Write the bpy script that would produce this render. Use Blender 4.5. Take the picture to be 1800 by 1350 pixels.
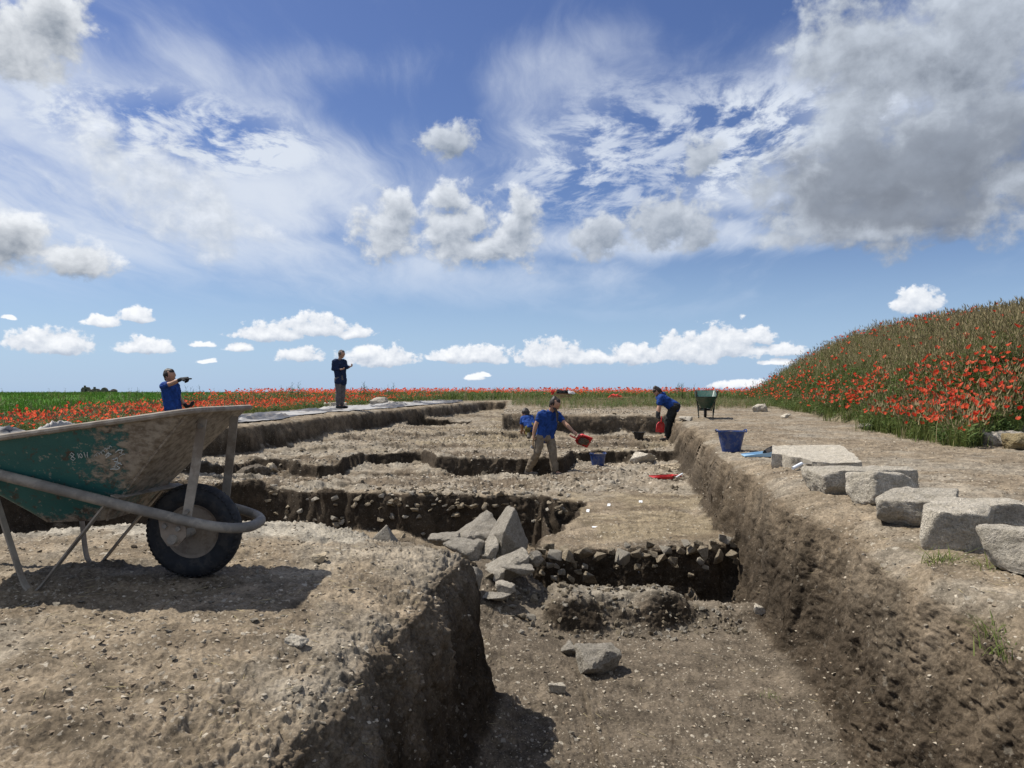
import bpy, bmesh, math, random
import numpy as np
from mathutils import Vector, Matrix, Quaternion

SC = bpy.context.scene
COL = SC.collection
for o in list(bpy.data.objects):
    bpy.data.objects.remove(o)
rng = np.random.default_rng(7)
random.seed(7)
F_PX = 1300.0
R = math.radians

# ------------------------------------------------------------------ camera
cam_data = bpy.data.cameras.new('camera')
cam = bpy.data.objects.new('camera', cam_data)
COL.objects.link(cam)
cam.location = (0, 0, 0)
cam.rotation_euler = (R(90), 0, 0)
cam_data.sensor_width = 36
cam_data.lens = 26.0
cam_data.shift_y = 15 / 1800
cam_data.clip_start = 0.05
cam_data.clip_end = 20000
SC.camera = cam

# ------------------------------------------------------------------ sun / view
SUN_DIR = Vector((0.40, -0.18, -0.70)).normalized()      # the way the light travels
SUN_EL = math.asin(-SUN_DIR.z)
SUN_AZ = math.atan2(-SUN_DIR.x, -SUN_DIR.y)               # from +Y towards +X
sd = bpy.data.lights.new('sun', 'SUN')
sd.energy = 5.0
sd.angle = R(0.53)
sd.color = (1.0, 0.95, 0.87)
sun = bpy.data.objects.new('sun', sd)
COL.objects.link(sun)
sun.rotation_euler = SUN_DIR.to_track_quat('-Z', 'Y').to_euler()
sun.location = (-20, 10, 35)
SC.view_settings.view_transform = 'Standard'
SC.view_settings.look = 'None'
SC.view_settings.exposure = 0.38
SC.view_settings.gamma = 1.0
SC.view_settings.use_curve_mapping = False
SC.render.engine = 'CYCLES'
SC.cycles.max_bounces = 5
SC.cycles.diffuse_bounces = 2
SC.cycles.glossy_bounces = 2
SC.cycles.transmission_bounces = 3


# ------------------------------------------------------------------ node helper
class NT:
    def __init__(s, tree):
        s.t = tree
        s.n = tree.nodes
        s.l = tree.links

    def node(s, typ, **kw):
        n = s.n.new(typ)
        for k, v in kw.items():
            setattr(n, k, v)
        return n

    def put(s, sock, v):
        if isinstance(v, bpy.types.NodeSocket):
            s.l.new(v, sock)
        elif v is not None:
            sock.default_value = v

    def math(s, op, a, b=None, c=None, clamp=False):
        n = s.node('ShaderNodeMath', operation=op, use_clamp=clamp)
        for i, v in enumerate((a, b, c)):
            if v is not None:
                s.put(n.inputs[i], v)
        return n.outputs[0]

    def vec(s, op, a, b=None, c=None):
        n = s.node('ShaderNodeVectorMath', operation=op)
        for i, v in enumerate((a, b, c)):
            if v is not None:
                s.put(n.inputs['Scale'] if (op == 'SCALE' and i == 1) else n.inputs[i], v)
        return n.outputs['Value'] if op in ('LENGTH', 'DOT_PRODUCT', 'DISTANCE') else n.outputs[0]

    def comb(s, x, y, z=0.0):
        n = s.node('ShaderNodeCombineXYZ')
        for i, v in enumerate((x, y, z)):
            s.put(n.inputs[i], v)
        return n.outputs[0]

    def sep(s, v):
        n = s.node('ShaderNodeSeparateXYZ')
        s.put(n.inputs[0], v)
        return n.outputs

    def noise(s, v, scale, detail=4, rough=0.55, dist=0.0, dim='3D', color=False):
        n = s.node('ShaderNodeTexNoise', noise_dimensions=dim)
        if v is not None:
            s.put(n.inputs['Vector'], v)
        n.inputs['Scale'].default_value = scale
        n.inputs['Detail'].default_value = detail
        n.inputs['Roughness'].default_value = rough
        n.inputs['Distortion'].default_value = dist
        return n.outputs['Color' if color else 'Fac']

    def voro(s, v, scale, feature='F1', out='Distance', rand=1.0):
        n = s.node('ShaderNodeTexVoronoi', feature=feature)
        if v is not None:
            s.put(n.inputs['Vector'], v)
        n.inputs['Scale'].default_value = scale
        n.inputs['Randomness'].default_value = rand
        return n.outputs[out]

    def ramp(s, v, a, b, to0=0.0, to1=1.0, smooth=True):
        n = s.node('ShaderNodeMapRange', interpolation_type='SMOOTHSTEP' if smooth else 'LINEAR')
        s.put(n.inputs['Value'], v)
        n.inputs['From Min'].default_value = a
        n.inputs['From Max'].default_value = b
        n.inputs['To Min'].default_value = to0
        n.inputs['To Max'].default_value = to1
        return n.outputs[0]

    def mix(s, f, a, b, mode='MIX'):
        n = s.node('ShaderNodeMix', data_type='RGBA', blend_type=mode)
        s.put(n.inputs[0], f)
        for i, v in ((6, a), (7, b)):
            if isinstance(v, tuple) and len(v) == 3:
                v = v + (1.0,)
            s.put(n.inputs[i], v)
        return n.outputs[2]


# ------------------------------------------------------------------ world: sky + clouds
def build_world():
    w = bpy.data.worlds.new('World')
    SC.world = w
    w.use_nodes = True
    w.node_tree.nodes.clear()
    T = NT(w.node_tree)
    out = T.node('ShaderNodeOutputWorld')
    bg = T.node('ShaderNodeBackground')
    bg.inputs['Strength'].default_value = 0.08
    T.l.new(bg.outputs[0], out.inputs['Surface'])
    sky = T.node('ShaderNodeTexSky', sky_type='NISHITA')
    sky.sun_disc = False
    sky.sun_elevation = SUN_EL
    sky.sun_rotation = SUN_AZ
    sky.altitude = 300
    sky.air_density = 1.0
    sky.dust_density = 0.6
    sky.ozone_density = 3.0
    tc = T.node('ShaderNodeTexCoord')
    d = tc.outputs['Generated']
    x, y, z = T.sep(d)
    az = T.math('ARCTAN2', x, y)
    el = T.math('ARCSINE', z)
    P = T.comb(T.math('MULTIPLY', az, 13.0), T.math('MULTIPLY', el, 13.0), 0.0)   # 1 unit = 1/13 rad

    def where(px, py, rx, ry):
        u, v = (px - 900) / F_PX, (690 - py) / F_PX
        a = math.atan(u)
        e = math.atan(v * math.cos(a))
        s = 13 / F_PX
        return a * 13, e * 13, rx * s * math.cos(a) ** 2, ry * s * math.cos(e) * math.cos(a)

    def field(p, ells, flat=None, k=0.25):
        acc = None
        for (px, py, rx, ry) in ells:
            cx, cy, ax, ay = where(px, py, rx, ry)
            q = T.vec('MULTIPLY_ADD', p, (1 / ax, 1 / ay, 0), (-cx / ax, -cy / ay, 0))
            if flat:
                q = T.vec('MAXIMUM', q, T.vec('MULTIPLY', q, (-1, -flat, 0)))
            L = T.vec('LENGTH', q)
            acc = L if acc is None else T.math('SMOOTH_MIN', acc, L, k)
        return T.math('SUBTRACT', 1.0, acc)

    def warp(p, scale, amt):
        c = T.noise(p, scale, 3, 0.55, color=True)
        return T.vec('ADD', p, T.vec('SCALE', T.vec('SUBTRACT', c, (0.5, 0.5, 0.5)), amt))

    S10 = 10.0

    def c10(r, g, b):
        return (r * S10, g * S10, b * S10, 1.0)

    base = sky.outputs[0]
    hs = T.node('ShaderNodeHueSaturation')
    hs.inputs['Hue'].default_value = 0.515
    hs.inputs['Saturation'].default_value = 1.14
    hs.inputs['Value'].default_value = 0.93
    T.l.new(base, hs.inputs['Color'])
    col = hs.outputs[0]

    # ---- high thin cloud on a plane overhead
    zz = T.math('ADD', T.math('MAXIMUM', z, 0.0), 0.10)
    plane = T.comb(T.math('DIVIDE', x, zz), T.math('DIVIDE', y, zz), 0.0)
    pw = warp(plane, 0.9, 0.65)
    streak = T.noise(T.vec('MULTIPLY', pw, (1.7, 0.42, 1)), 1.5, 8, 0.62)
    soft = T.noise(T.vec('MULTIPLY', plane, (1.0, 0.6, 1)), 0.9, 4, 0.5)
    veil_reg = field(warp(P, 0.35, 1.3), [(180, 330, 470, 200), (60, 200, 360, 170), (470, 330, 370, 120), (300, 430, 460, 70), (200, 260, 380, 190),
                                          (1250, 250, 360, 130), (1500, 200, 300, 160), 
                                          (1230, 350, 220, 45), (1150, 430, 300, 30), (800, 500, 340, 38), (1130, 540, 180, 14)], k=0.3)
    reg = T.ramp(veil_reg, -0.75, 0.75, 0.22, 1.0)
    # away from the stretch of sky in the photograph: the same half-veiled sky goes on
    away = T.math('MAXIMUM', T.ramp(T.math('ABSOLUTE', az), 0.66, 0.95), T.ramp(el, 0.52, 0.72))
    reg = T.math('MAXIMUM', reg, T.math('MULTIPLY', away, T.ramp(T.noise(plane, 0.55, 3, 0.5), 0.30, 0.60)))
    upfade = T.ramp(el, 0.07, 0.20)
    # generic amount everywhere, more where the big veils hang
    v = T.math('ADD', T.math('MULTIPLY', streak, 1.15), T.math('ADD', T.math('MULTIPLY', soft, 0.38), T.math('ADD', T.math('MULTIPLY', T.ramp(field(P, [(930, 115, 190, 80), (1080, 60, 110, 60), (620, 120, 190, 60)]), -0.2, 1.0), 0.24), T.math('MULTIPLY', reg, 0.64))))
    veil = T.ramp(v, 0.92, 1.58)
    veil = T.math('MULTIPLY', T.math('POWER', veil, 1.15), T.math('MULTIPLY', upfade, 0.95))
    # mackerel break-up
    mk = T.noise(T.vec('MULTIPLY', pw, (1.0, 0.7, 1)), 9.0, 5, 0.65)
    mreg = T.ramp(field(P, [(1200, 240, 300, 110), (1050, 330, 220, 70), (330, 230, 260, 70)], k=0.3), -0.3, 0.6)
    mm = T.ramp(mk, 0.40, 0.62)
    veil = T.math('MULTIPLY', veil, T.math('SUBTRACT', 1.0, T.math('MULTIPLY', mreg, T.math('SUBTRACT', 1.0, mm))))
    veil = T.math('ADD', veil, T.math('MULTIPLY', T.math('MULTIPLY', mreg, mm), 0.30), clamp=True)
    col = T.mix(veil, col, c10(0.68, 0.74, 0.84))

    # milky air along the horizon
    col = T.mix(T.ramp(el, 0.22, -0.01, 0.0, 0.75), col, c10(0.36, 0.54, 0.83))

    def cumulus(col, ells, flat, nscale, namp, t0, t1, off, gain, dark, bright, wv=0.25, k=0.25, opa=1.0, det=7, rough=0.6, core=None, thick=0.0):
        pa = warp(P, 1.1, wv)
        n1 = T.noise(T.vec('MULTIPLY', pa, (1, 1.15, 1)), nscale, det, rough)
        pb = T.vec('ADD', pa, (off[0], off[1], 0))
        n2 = T.noise(T.vec('MULTIPLY', pb, (1, 1.15, 1)), nscale, 5, rough)
        f1 = field(pa, ells, flat, k)
        f2 = field(pb, ells, flat, k)
        D1 = T.math('ADD', f1, T.math('MULTIPLY', T.math('SUBTRACT', n1, 0.5), namp))
        D2 = T.math('ADD', f2, T.math('MULTIPLY', T.math('SUBTRACT', n2, 0.5), namp))
        a = T.math('MULTIPLY', T.ramp(D1, t0, t1), opa)
        lit = T.math('MULTIPLY_ADD', T.math('SUBTRACT', D1, D2), gain, 0.52, clamp=True)
        if thick:
            lit = T.math('SUBTRACT', lit, T.math('MULTIPLY', T.ramp(D1, t1, t1 + 0.8), thick), clamp=True)
        c = T.mix(lit, dark, bright)
        return T.mix(a, col, c)

    # ---- mid-level grey and white heaps
    col = cumulus(col, [(250, 300, 150, 95), (330, 380, 130, 70), (190, 230, 90, 45), (420, 400, 90, 30)], None, 1.7, 3.0, -0.15, 0.9, (-0.12, 0.22), 0.55,
                  c10(0.42, 0.47, 0.54), c10(0.86, 0.90, 0.96), opa=0.75, thick=0.2)
    col = cumulus(col, [(30, 420, 85, 55), (110, 450, 100, 42), (20, 50, 140, 80), (100, 30, 90, 70), (-70, 60, 150, 100)], None, 1.6, 2.8, -0.1, 0.5, (0.02, 0.25), 0.55,
                  c10(0.23, 0.27, 0.33), c10(0.86, 0.89, 0.93), thick=0.5)
    col = cumulus(col, [(685, 395, 66, 62), (800, 400, 72, 70), (905, 405, 60, 62), (785, 345, 40, 36), (695, 355, 34, 32), (915, 365, 36, 36), (850, 435, 75, 32)], None, 2.3, 2.5, -0.13, 0.46, (-0.06, 0.18), 0.6,
                  c10(0.27, 0.32, 0.40), c10(0.80, 0.84, 0.90), k=0.12, thick=0.45)
    col = cumulus(col, [(1060, 415, 60, 42), (1170, 390, 95, 54), (1225, 405, 50, 34), (1235, 270, 45, 36), (787, 245, 52, 36)], None, 2.3, 2.7, -0.13, 0.48, (-0.06, 0.18), 0.5,
                  c10(0.21, 0.26, 0.34), c10(0.64, 0.69, 0.77), k=0.12, thick=0.4)
    # ---- the big cloud on the right
    col = cumulus(col, [(1570, 120, 185, 110), (1660, 240, 250, 140), (1480, 310, 165, 105), (1600, 330, 200, 90), (1480, 70, 110, 90), (1720, 80, 210, 140),
                        (1430, 395, 95, 46), (1370, 425, 75, 20), (1780, 330, 130, 95), (1520, 395, 150, 46)], None, 1.35, 2.8, -0.12, 0.55, (-0.20, 0.27), 0.52,
                  c10(0.19, 0.222, 0.28), c10(0.62, 0.68, 0.77), k=0.3, det=9, thick=0.5)
    col = cumulus(col, [(1640, 290, 200, 90), (1530, 310, 160, 85), (1480, 370, 110, 42), (1600, 370, 150, 45)], None, 1.2, 2.4, -0.25, 0.65, (-0.2, 0.28), 0.45,
                  c10(0.150, 0.170, 0.21), c10(0.30, 0.34, 0.41), k=0.3, opa=0.9)
    # ---- low row of fair-weather cumulus
    low = [(95, 610, 80, 32), (60, 598, 34, 20), (255, 616, 58, 22), (180, 571, 42, 15), (245, 562, 38, 18), (475, 590, 66, 26), (560, 578, 70, 30), (625, 588, 34, 17), (530, 628, 42, 22),
           (355, 606, 24, 9), (366, 635, 20, 8), (425, 613, 30, 13), (670, 633, 76, 25), (640, 622, 38, 18), (840, 630, 68, 24), (785, 628, 42, 16), (18, 562, 18, 9), (838, 665, 20, 9), (855, 661, 12, 6)]
    low2 = [(965, 630, 68, 34), (1040, 632, 44, 22), (1110, 630, 56, 28), (1215, 622, 70, 42), (1280, 615, 72, 46), (1335, 598, 30, 26), (1380, 620, 38, 19), (1370, 639, 38, 9),
            (1610, 536, 48, 36), (1310, 681, 80, 12)]
    for L in (low, low2):
        col = cumulus(col, L, 2.4, 4.2, 2.0, -0.08, 0.26, (-0.03, 0.10), 0.62,
                      c10(0.46, 0.53, 0.64), c10(0.94, 0.96, 0.99), wv=0.20, k=0.10)
    T.l.new(col, bg.inputs['Color'])
    w.cycles.sampling_method = 'MANUAL'
    w.cycles.sample_map_resolution = 512


build_world()


# ------------------------------------------------------------------ numpy noise
def _hash(ix, iy, iz, seed):
    h = (ix.astype(np.uint32) * np.uint32(374761393) + iy.astype(np.uint32) * np.uint32(668265263)
         + iz.astype(np.uint32) * np.uint32(2147483647 - 1274126177) + np.uint32(seed * 1013904223 & 0xffffffff))
    h = (h ^ (h >> np.uint32(13))) * np.uint32(1274126177)
    h = (h ^ (h >> np.uint32(16))) * np.uint32(2246822519)
    h ^= h >> np.uint32(15)
    return h.astype(np.float32) * np.float32(2 / 4294967295.0) - np.float32(1)


def vn2(x, y, seed=0):
    x = np.asarray(x, np.float64); y = np.asarray(y, np.float64)
    fx = np.floor(x); fy = np.floor(y)
    ix = fx.astype(np.int64); iy = fy.astype(np.int64)
    u = (x - fx).astype(np.float32); v = (y - fy).astype(np.float32)
    u = u * u * u * (u * (u * 6 - 15) + 10); v = v * v * v * (v * (v * 6 - 15) + 10)
    z = np.zeros_like(ix)
    a = _hash(ix, iy, z, seed); b = _hash(ix + 1, iy, z, seed)
    c = _hash(ix, iy + 1, z, seed); d = _hash(ix + 1, iy + 1, z, seed)
    return (a + (b - a) * u) * (1 - v) + (c + (d - c) * u) * v


def vn3(x, y, z, seed=0):
    fx = np.floor(x); fy = np.floor(y); fz = np.floor(z)
    ix = fx.astype(np.int64); iy = fy.astype(np.int64); iz = fz.astype(np.int64)
    u = (x - fx).astype(np.float32); v = (y - fy).astype(np.float32); w = (z - fz).astype(np.float32)
    u = u * u * (3 - 2 * u); v = v * v * (3 - 2 * v); w = w * w * (3 - 2 * w)
    r = 0
    for k in (0, 1):
        a = _hash(ix, iy, iz + k, seed); b = _hash(ix + 1, iy, iz + k, seed)
        c = _hash(ix, iy + 1, iz + k, seed); d = _hash(ix + 1, iy + 1, iz + k, seed)
        p = (a + (b - a) * u) * (1 - v) + (c + (d - c) * u) * v
        r = r + p * ((1 - w) if k == 0 else w)
    return r


def fbm2(x, y, f, octv, seed=0, gain=0.5):
    r = 0; a = 1.0
    for i in range(octv):
        r = r + a * vn2(x * f + 17.3 * i, y * f - 9.1 * i, seed + i)
        f *= 2.03; a *= gain
    return r


def fbm3(x, y, z, f, octv, seed=0, gain=0.5, billow=False):
    r = 0; a = 1.0
    for i in range(octv):
        n = vn3(x * f + 7.7 * i, y * f - 3.1 * i, z * f + 1.3 * i, seed + i)
        r = r + a * ((np.abs(n) * 2 - 0.6) if billow else n)
        f *= 2.07; a *= gain
    return r


def sstep(a, b, x):
    t = np.clip((x - a) / (b - a), 0, 1)
    return t * t * (3 - 2 * t)


# ------------------------------------------------------------------ terrain height
XR = ([-3, 0, 2.4, 3.3, 4.1, 5.1, 7.6, 9.1, 9.5, 14.4, 18.4, 20.5, 60], [1.63, 1.62, 1.63, 1.68, 1.75, 1.86, 2.28, 2.46, 2.56, 3.43, 4.06, 4.4, 11.5])
XL = ([-3, 5, 12.5, 14, 15.2, 36, 60], [-9, -8, -7.2, -6.7, -5.6, -1.4, 3])
XB = ([-3, 1, 2, 3, 3.6, 4.2, 5], [-0.60, -0.53, -0.38, -0.23, -0.14, -0.11, -0.11])
YBACK = ([-12, -4.2, -2.9, -2.4, -1.5, -1.1, -0.7, -0.1], [4.3, 4.2, 4.15, 4.4, 4.55, 4.45, 4.15, 3.95])
GY = ([-30, -5, 3, 10, 18, 20.3, 36, 60, 200, 7000], [-0.76, -0.76, -0.75, -0.72, -0.65, -0.575, -0.43, -0.22, 0.0, 0.0])
P_WALL = ([-0.35, -0.16, -0.04, 0.03, 0.09, 0.15, 0.28], [0, 0.03, 0.10, 0.40, 0.80, 0.95, 1.0])
P_BLOCK = ([-0.20, -0.05, 0.0, 0.045, 0.10, 0.22, 0.40], [0.0, 0.10, 0.36, 0.78, 0.93, 0.98, 1.0])
P_STEP = ([-0.15, -0.05, 0.0, 0.045, 0.12], [0, 0.06, 0.5, 0.93, 1.0])


def prof(d, p):
    return np.interp(d, p[0], p[1])


def mound(x, y):
    d = x - (5.9 + (y - 9.6) * 0.213)
    run = sstep(8.9, 12.2, y - 0.25 * np.maximum(x - 6, 0))
    s = np.clip(d, 0, None) * 1.12
    hgt = np.interp(y, [9, 14, 26, 34], [1.85, 2.22, 2.72, 2.25]) * (1 - np.exp(-(s / 1.95) ** 1.3))
    return hgt * run * (1 - sstep(34, 44, y))


def z0f(x):
    return x * 3.0


def height(x, y):
    e1 = 0.10 * vn2(x * 0.9, y * 0.9, 3) + 0.055 * vn2(x * 2.7, y * 2.7, 4) + 0.03 * vn2(x * 7, y * 7, 5)
    e2 = 0.16 * vn2(x * 0.8, y * 0.8, 8) + 0.10 * vn2(x * 2.2, y * 2.2, 9) + 0.05 * vn2(x * 6, y * 6, 10)
    near = np.clip(np.abs(y) / 6, 0.35, 1)
    G = np.interp(y, *GY)
    G = G - 0.20 * sstep(-5, -12, x) * sstep(75, 30, y)
    G = G + 0.03 * vn2(x * 0.35, y * 0.35, 21) * sstep(2, 8, np.abs(y)) + mound(x, y)
    # floor of the dig
    F0 = np.interp(y, [0, 3, 5, 6.4], [-1.50, -1.60, -1.66, -1.70])
    low = np.interp(y, [6, 9, 11, 14, 16], [-1.42, -1.43, -1.43, -1.49, -1.46])
    high = np.interp(y, [13.5, 15, 20, 36], [-1.27, -1.24, -1.08, -0.86])
    ystep = np.interp(x, [-8, -5.2, -4.9, -4.3, -3.5, -3.2, -2.8, -1.9, -1.5, 1.0, 1.3, 1.9, 3.6], [13.2, 13.2, 14.2, 14.2, 13.5, 13.6, 15.4, 15.6, 14.25, 14.3, 15.5, 15.9, 15.7])
    S1 = prof(y - ystep + e2, P_STEP)
    Fs = low + (high - low) * S1
    # hollow at the foot of that step
    Fs = Fs - 0.16 * (1 - S1) * sstep(-0.9, -0.15, y - ystep + e2) * sstep(-1.5, -0.9, x) * (1 - sstep(0.9, 1.4, x))
    Fs = Fs + 0.07 * prof((y - 17.1 - 0.2 * x * 0.3 + 1.6 * e2) / 1.0, P_STEP) - 0.07 * sstep(15, 17.5, y)
    Fs = Fs + 0.06 * prof(y - 19.0 + 1.2 * e2, P_STEP) - 0.06 * sstep(17.5, 19.3, y)
    # recess further back on the left
    rec = prof(x + 3.4 + e1, P_STEP) * prof(-1.5 - x + e1, P_STEP) * prof(y - 24.6 + e1, P_STEP) * prof(26.6 - y + e1, P_STEP)
    Fs = Fs - 0.26 * rec
    # second cut behind the baulk
    yfar = np.interp(x, [-9, -6, -3.5, -1.6, 0.4, 1.1], [11.9, 11.6, 11.3, 10.6, 10.2, 9.8])
    xplat = np.interp(y, [6, 6.6, 7.3, 9.7, 10.4], [0.05, 0.10, 0.30, 0.90, 1.15])
    Pf = prof(y - yfar + 1.3 * e2, P_STEP)
    ledge = prof((y - yfar + 0.42 + 1.5 * e2) / 1.2, P_STEP) * sstep(-3.2, -2.4, x) * (1 - sstep(-1.6, -0.9, x))
    Pp = prof((x - xplat + 0.9 * e2) / 1.1, P_STEP)
    yplat = np.interp(x, [0, 0.3, 1.2, 2.1], [6.75, 6.60, 6.60, 6.85])
    Pq = prof((y - yplat + 0.6 * e2) / 0.8, P_STEP)
    up = np.maximum(Pf, Pp * Pq)
    deep = np.where(x < 0.4, -1.66 - 0.46 * sstep(5.9, 7.4, y) * (1 - sstep(0.4, 0.8, x)), F0)
    deep = deep + 0.16 * ledge
    # debris under the stone heap
    deep = deep + 0.36 * np.exp(-(((x + 0.22) / 0.42) ** 2 + ((y - 5.85) / 0.9) ** 2))
    # the hollow before the stone course
    hol = sstep(0.42, 0.62, x) * sstep(5.55, 6.0, y) * (1 - 0.75 * np.exp(-((x - 1.62) / 0.10) ** 2))
    deep = deep - 0.26 * hol
    F = deep + (Fs - deep) * up
    # low gravel ridge in front of it
    rx = sstep(0.05, 0.45, x + 0.6 * e2) * (1 - 0.55 * sstep(1.15, 1.35, x)) * (1 - sstep(1.75, 2.1, x))
    F = F + 0.215 * rx * sstep(4.98, 5.30, y + 1.1 * e2 - 0.10 * (x - 1)) * (1 - sstep(5.5, 5.85, y + 0.6 * e2))
    F = F + 0.02 * fbm2(x, y, 1.3, 3, 31)
    rag = sstep(10.4, 11.4, y) * (y < 36)
    c1 = fbm2(x * 0.55, y, 0.42, 4, 33, 0.55)
    F = F + rag * (0.018 * fbm2(x, y, 1.1, 4, 39, 0.6) + 0.070 * (sstep(-0.05, 0.05, c1 - 0.12) - 0.5) * np.maximum(sstep(15.5, 17, y), sstep(-0.6, -1.6, x)))
    # walls
    scal = 0.07 * np.abs(vn2(y * 1.25, 0 * y, 17)) + 0.045 * np.abs(vn2(y * 3.4, 0 * y, 18)) + 0.02 * vn2(y * 8.0, z0f(x) , 19)
    dR = np.interp(y, *XR) - x + e1 * near * 0.7 - 0.05 + scal * sstep(1.0, 2.5, y)
    dL = x - np.interp(y, *XL) + e1
    yend = np.where(x < -0.25 + 0.25 * e1, 35.6, 20.25)
    dE = yend - y + e1
    soft = np.interp(y, [2.0, 4.5, 8], [0.17, 0.06, 0.0])           # rounded shoulder on the near right bank
    PR = np.where(dR < 0, np.interp(dR, [-0.48, -0.2, 0], [0, 0.05, 0.20]) * (soft / 0.36) + prof(dR, P_WALL) * (1 - soft / 0.36),
                  prof(dR, P_WALL) * (1 - soft / 0.36) + np.interp(dR, [0, 0.05, 0.11, 0.18, 0.3], [0.20, 0.55, 0.86, 0.97, 1]) * (soft / 0.36))
    Tn = PR * prof(dL, P_WALL) * prof(dE, P_WALL)
    z = G + (F - G) * Tn
    # baulk that the wheelbarrow stands on
    e3 = e1 * 0.5
    Bm = prof(np.interp(y, *XB) - x + e3 * 0.7, P_BLOCK) * prof(np.interp(x, *YBACK) - y + e3, P_BLOCK)
    Gb = G - 0.03 * sstep(-0.9, -0.2, x)
    z = z + (Gb - z) * Bm * Tn
    return z


def veg_mask(x, y):
    """1 where plants cover the ground"""
    n = 0.5 * vn2(x * 0.6, y * 0.6, 41) + 0.35 * vn2(x * 1.9, y * 1.9, 42)
    right = sstep(-0.25, 0.25, x - (5.9 + (y - 9.6) * 0.213) + n * 0.5) * sstep(-0.2, 0.3, y - 9.6 - 0.62 * np.maximum(x - 5.9, 0) + n * 0.4)
    left = sstep(-0.3, 0.3, np.interp(y, *XL) - 3.5 - x + n) * (y > 5)
    back = sstep(-0.8, 0.8, y - 37.5 + n * 1.5)
    return np.maximum(np.maximum(right, left), back)


def weed_mask(x, y):
    """sparse weeds on the bank behind the dig"""
    n = 0.5 + 0.5 * vn2(x * 0.5, y * 0.35, 44)
    return sstep(22, 30, y) * (x > -0.2) * n * (1 - sstep(36.5, 38, y))


def wheat_mask(x, y):
    b = np.interp(y, [0, 20, 24, 32, 70, 110, 400], [-12, -13.2, -14.8, -16.0, -25, -34, -60])
    return sstep(-1.0, 1.0, b - x + 1.5 * vn2(x * 0.3, y * 0.3, 55))


# ------------------------------------------------------------------ mesh helpers
def np_mesh(name, V, tris=None, quads=None, mats=(), midx=None, smooth=False):
    me = bpy.data.meshes.new(name)
    V = np.asarray(V, np.float32)
    me.vertices.add(len(V))
    me.vertices.foreach_set('co', V.ravel())
    parts = []; starts = []; tot = 0
    for arr, k in ((quads, 4), (tris, 3)):
        if arr is not None and len(arr):
            arr = np.asarray(arr, np.int32)
            parts.append(arr.ravel())
            starts.append(tot + np.arange(len(arr), dtype=np.int32) * k)
            tot += arr.size
    loops = np.concatenate(parts); st = np.concatenate(starts)
    me.loops.add(len(loops)); me.loops.foreach_set('vertex_index', loops)
    me.polygons.add(len(st)); me.polygons.foreach_set('loop_start', st)
    for m in mats:
        me.materials.append(m)
    if midx is not None:
        me.polygons.foreach_set('material_index', np.asarray(midx, np.int32))
    me.polygons.foreach_set('use_smooth', np.full(len(st), smooth, bool))
    me.update(calc_edges=True)
    return me


def link(name, me, parent=None, loc=None, kind=None, label=None, cat=None, group=None):
    o = bpy.data.objects.new(name, me)
    COL.objects.link(o)
    if loc is not None:
        o.location = loc
    if parent is not None:
        o.parent = parent
    if kind: o['kind'] = kind
    if label: o['label'] = label
    if cat: o['category'] = cat
    if group: o['group'] = group
    return o


def bm_obj(name, bm, mat, parent=None, smooth=True, **kw):
    me = bpy.data.meshes.new(name)
    bmesh.ops.recalc_face_normals(bm, faces=bm.faces)
    bm.to_mesh(me); bm.free()
    for m in (mat if isinstance(mat, (list, tuple)) else [mat]):
        me.materials.append(m)
    if smooth:
        me.polygons.foreach_set('use_smooth', np.ones(len(me.polygons), bool))
        try:
            me.set_sharp_from_angle(angle=R(38))
        except Exception:
            pass
    return link(name, me, parent, **kw)


def thing(name, label, cat, loc=(0, 0, 0), group=None, rotz=0.0):
    o = bpy.data.objects.new(name, None)
    COL.objects.link(o)
    o.empty_display_size = 0.2
    o.location = loc
    o.rotation_euler = (0, 0, rotz)
    o['label'] = label; o['category'] = cat
    if group: o['group'] = group
    return o


# ------------------------------------------------------------------ materials
def new_mat(name, rough=0.9, spec=0.25):
    m = bpy.data.materials.new(name)
    m.use_nodes = True
    T = NT(m.node_tree)
    b = T.n['Principled BSDF']
    b.inputs['Roughness'].default_value = rough
    b.inputs['Specular IOR Level'].default_value = spec
    return m, T, b


def bump(T, b, h, strength=0.5, dist=0.01):
    n = T.node('ShaderNodeBump')
    n.inputs['Strength'].default_value = strength
    n.inputs['Distance'].default_value = dist
    T.put(n.inputs['Height'], h)
    T.l.new(n.outputs[0], b.inputs['Normal'])


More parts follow.
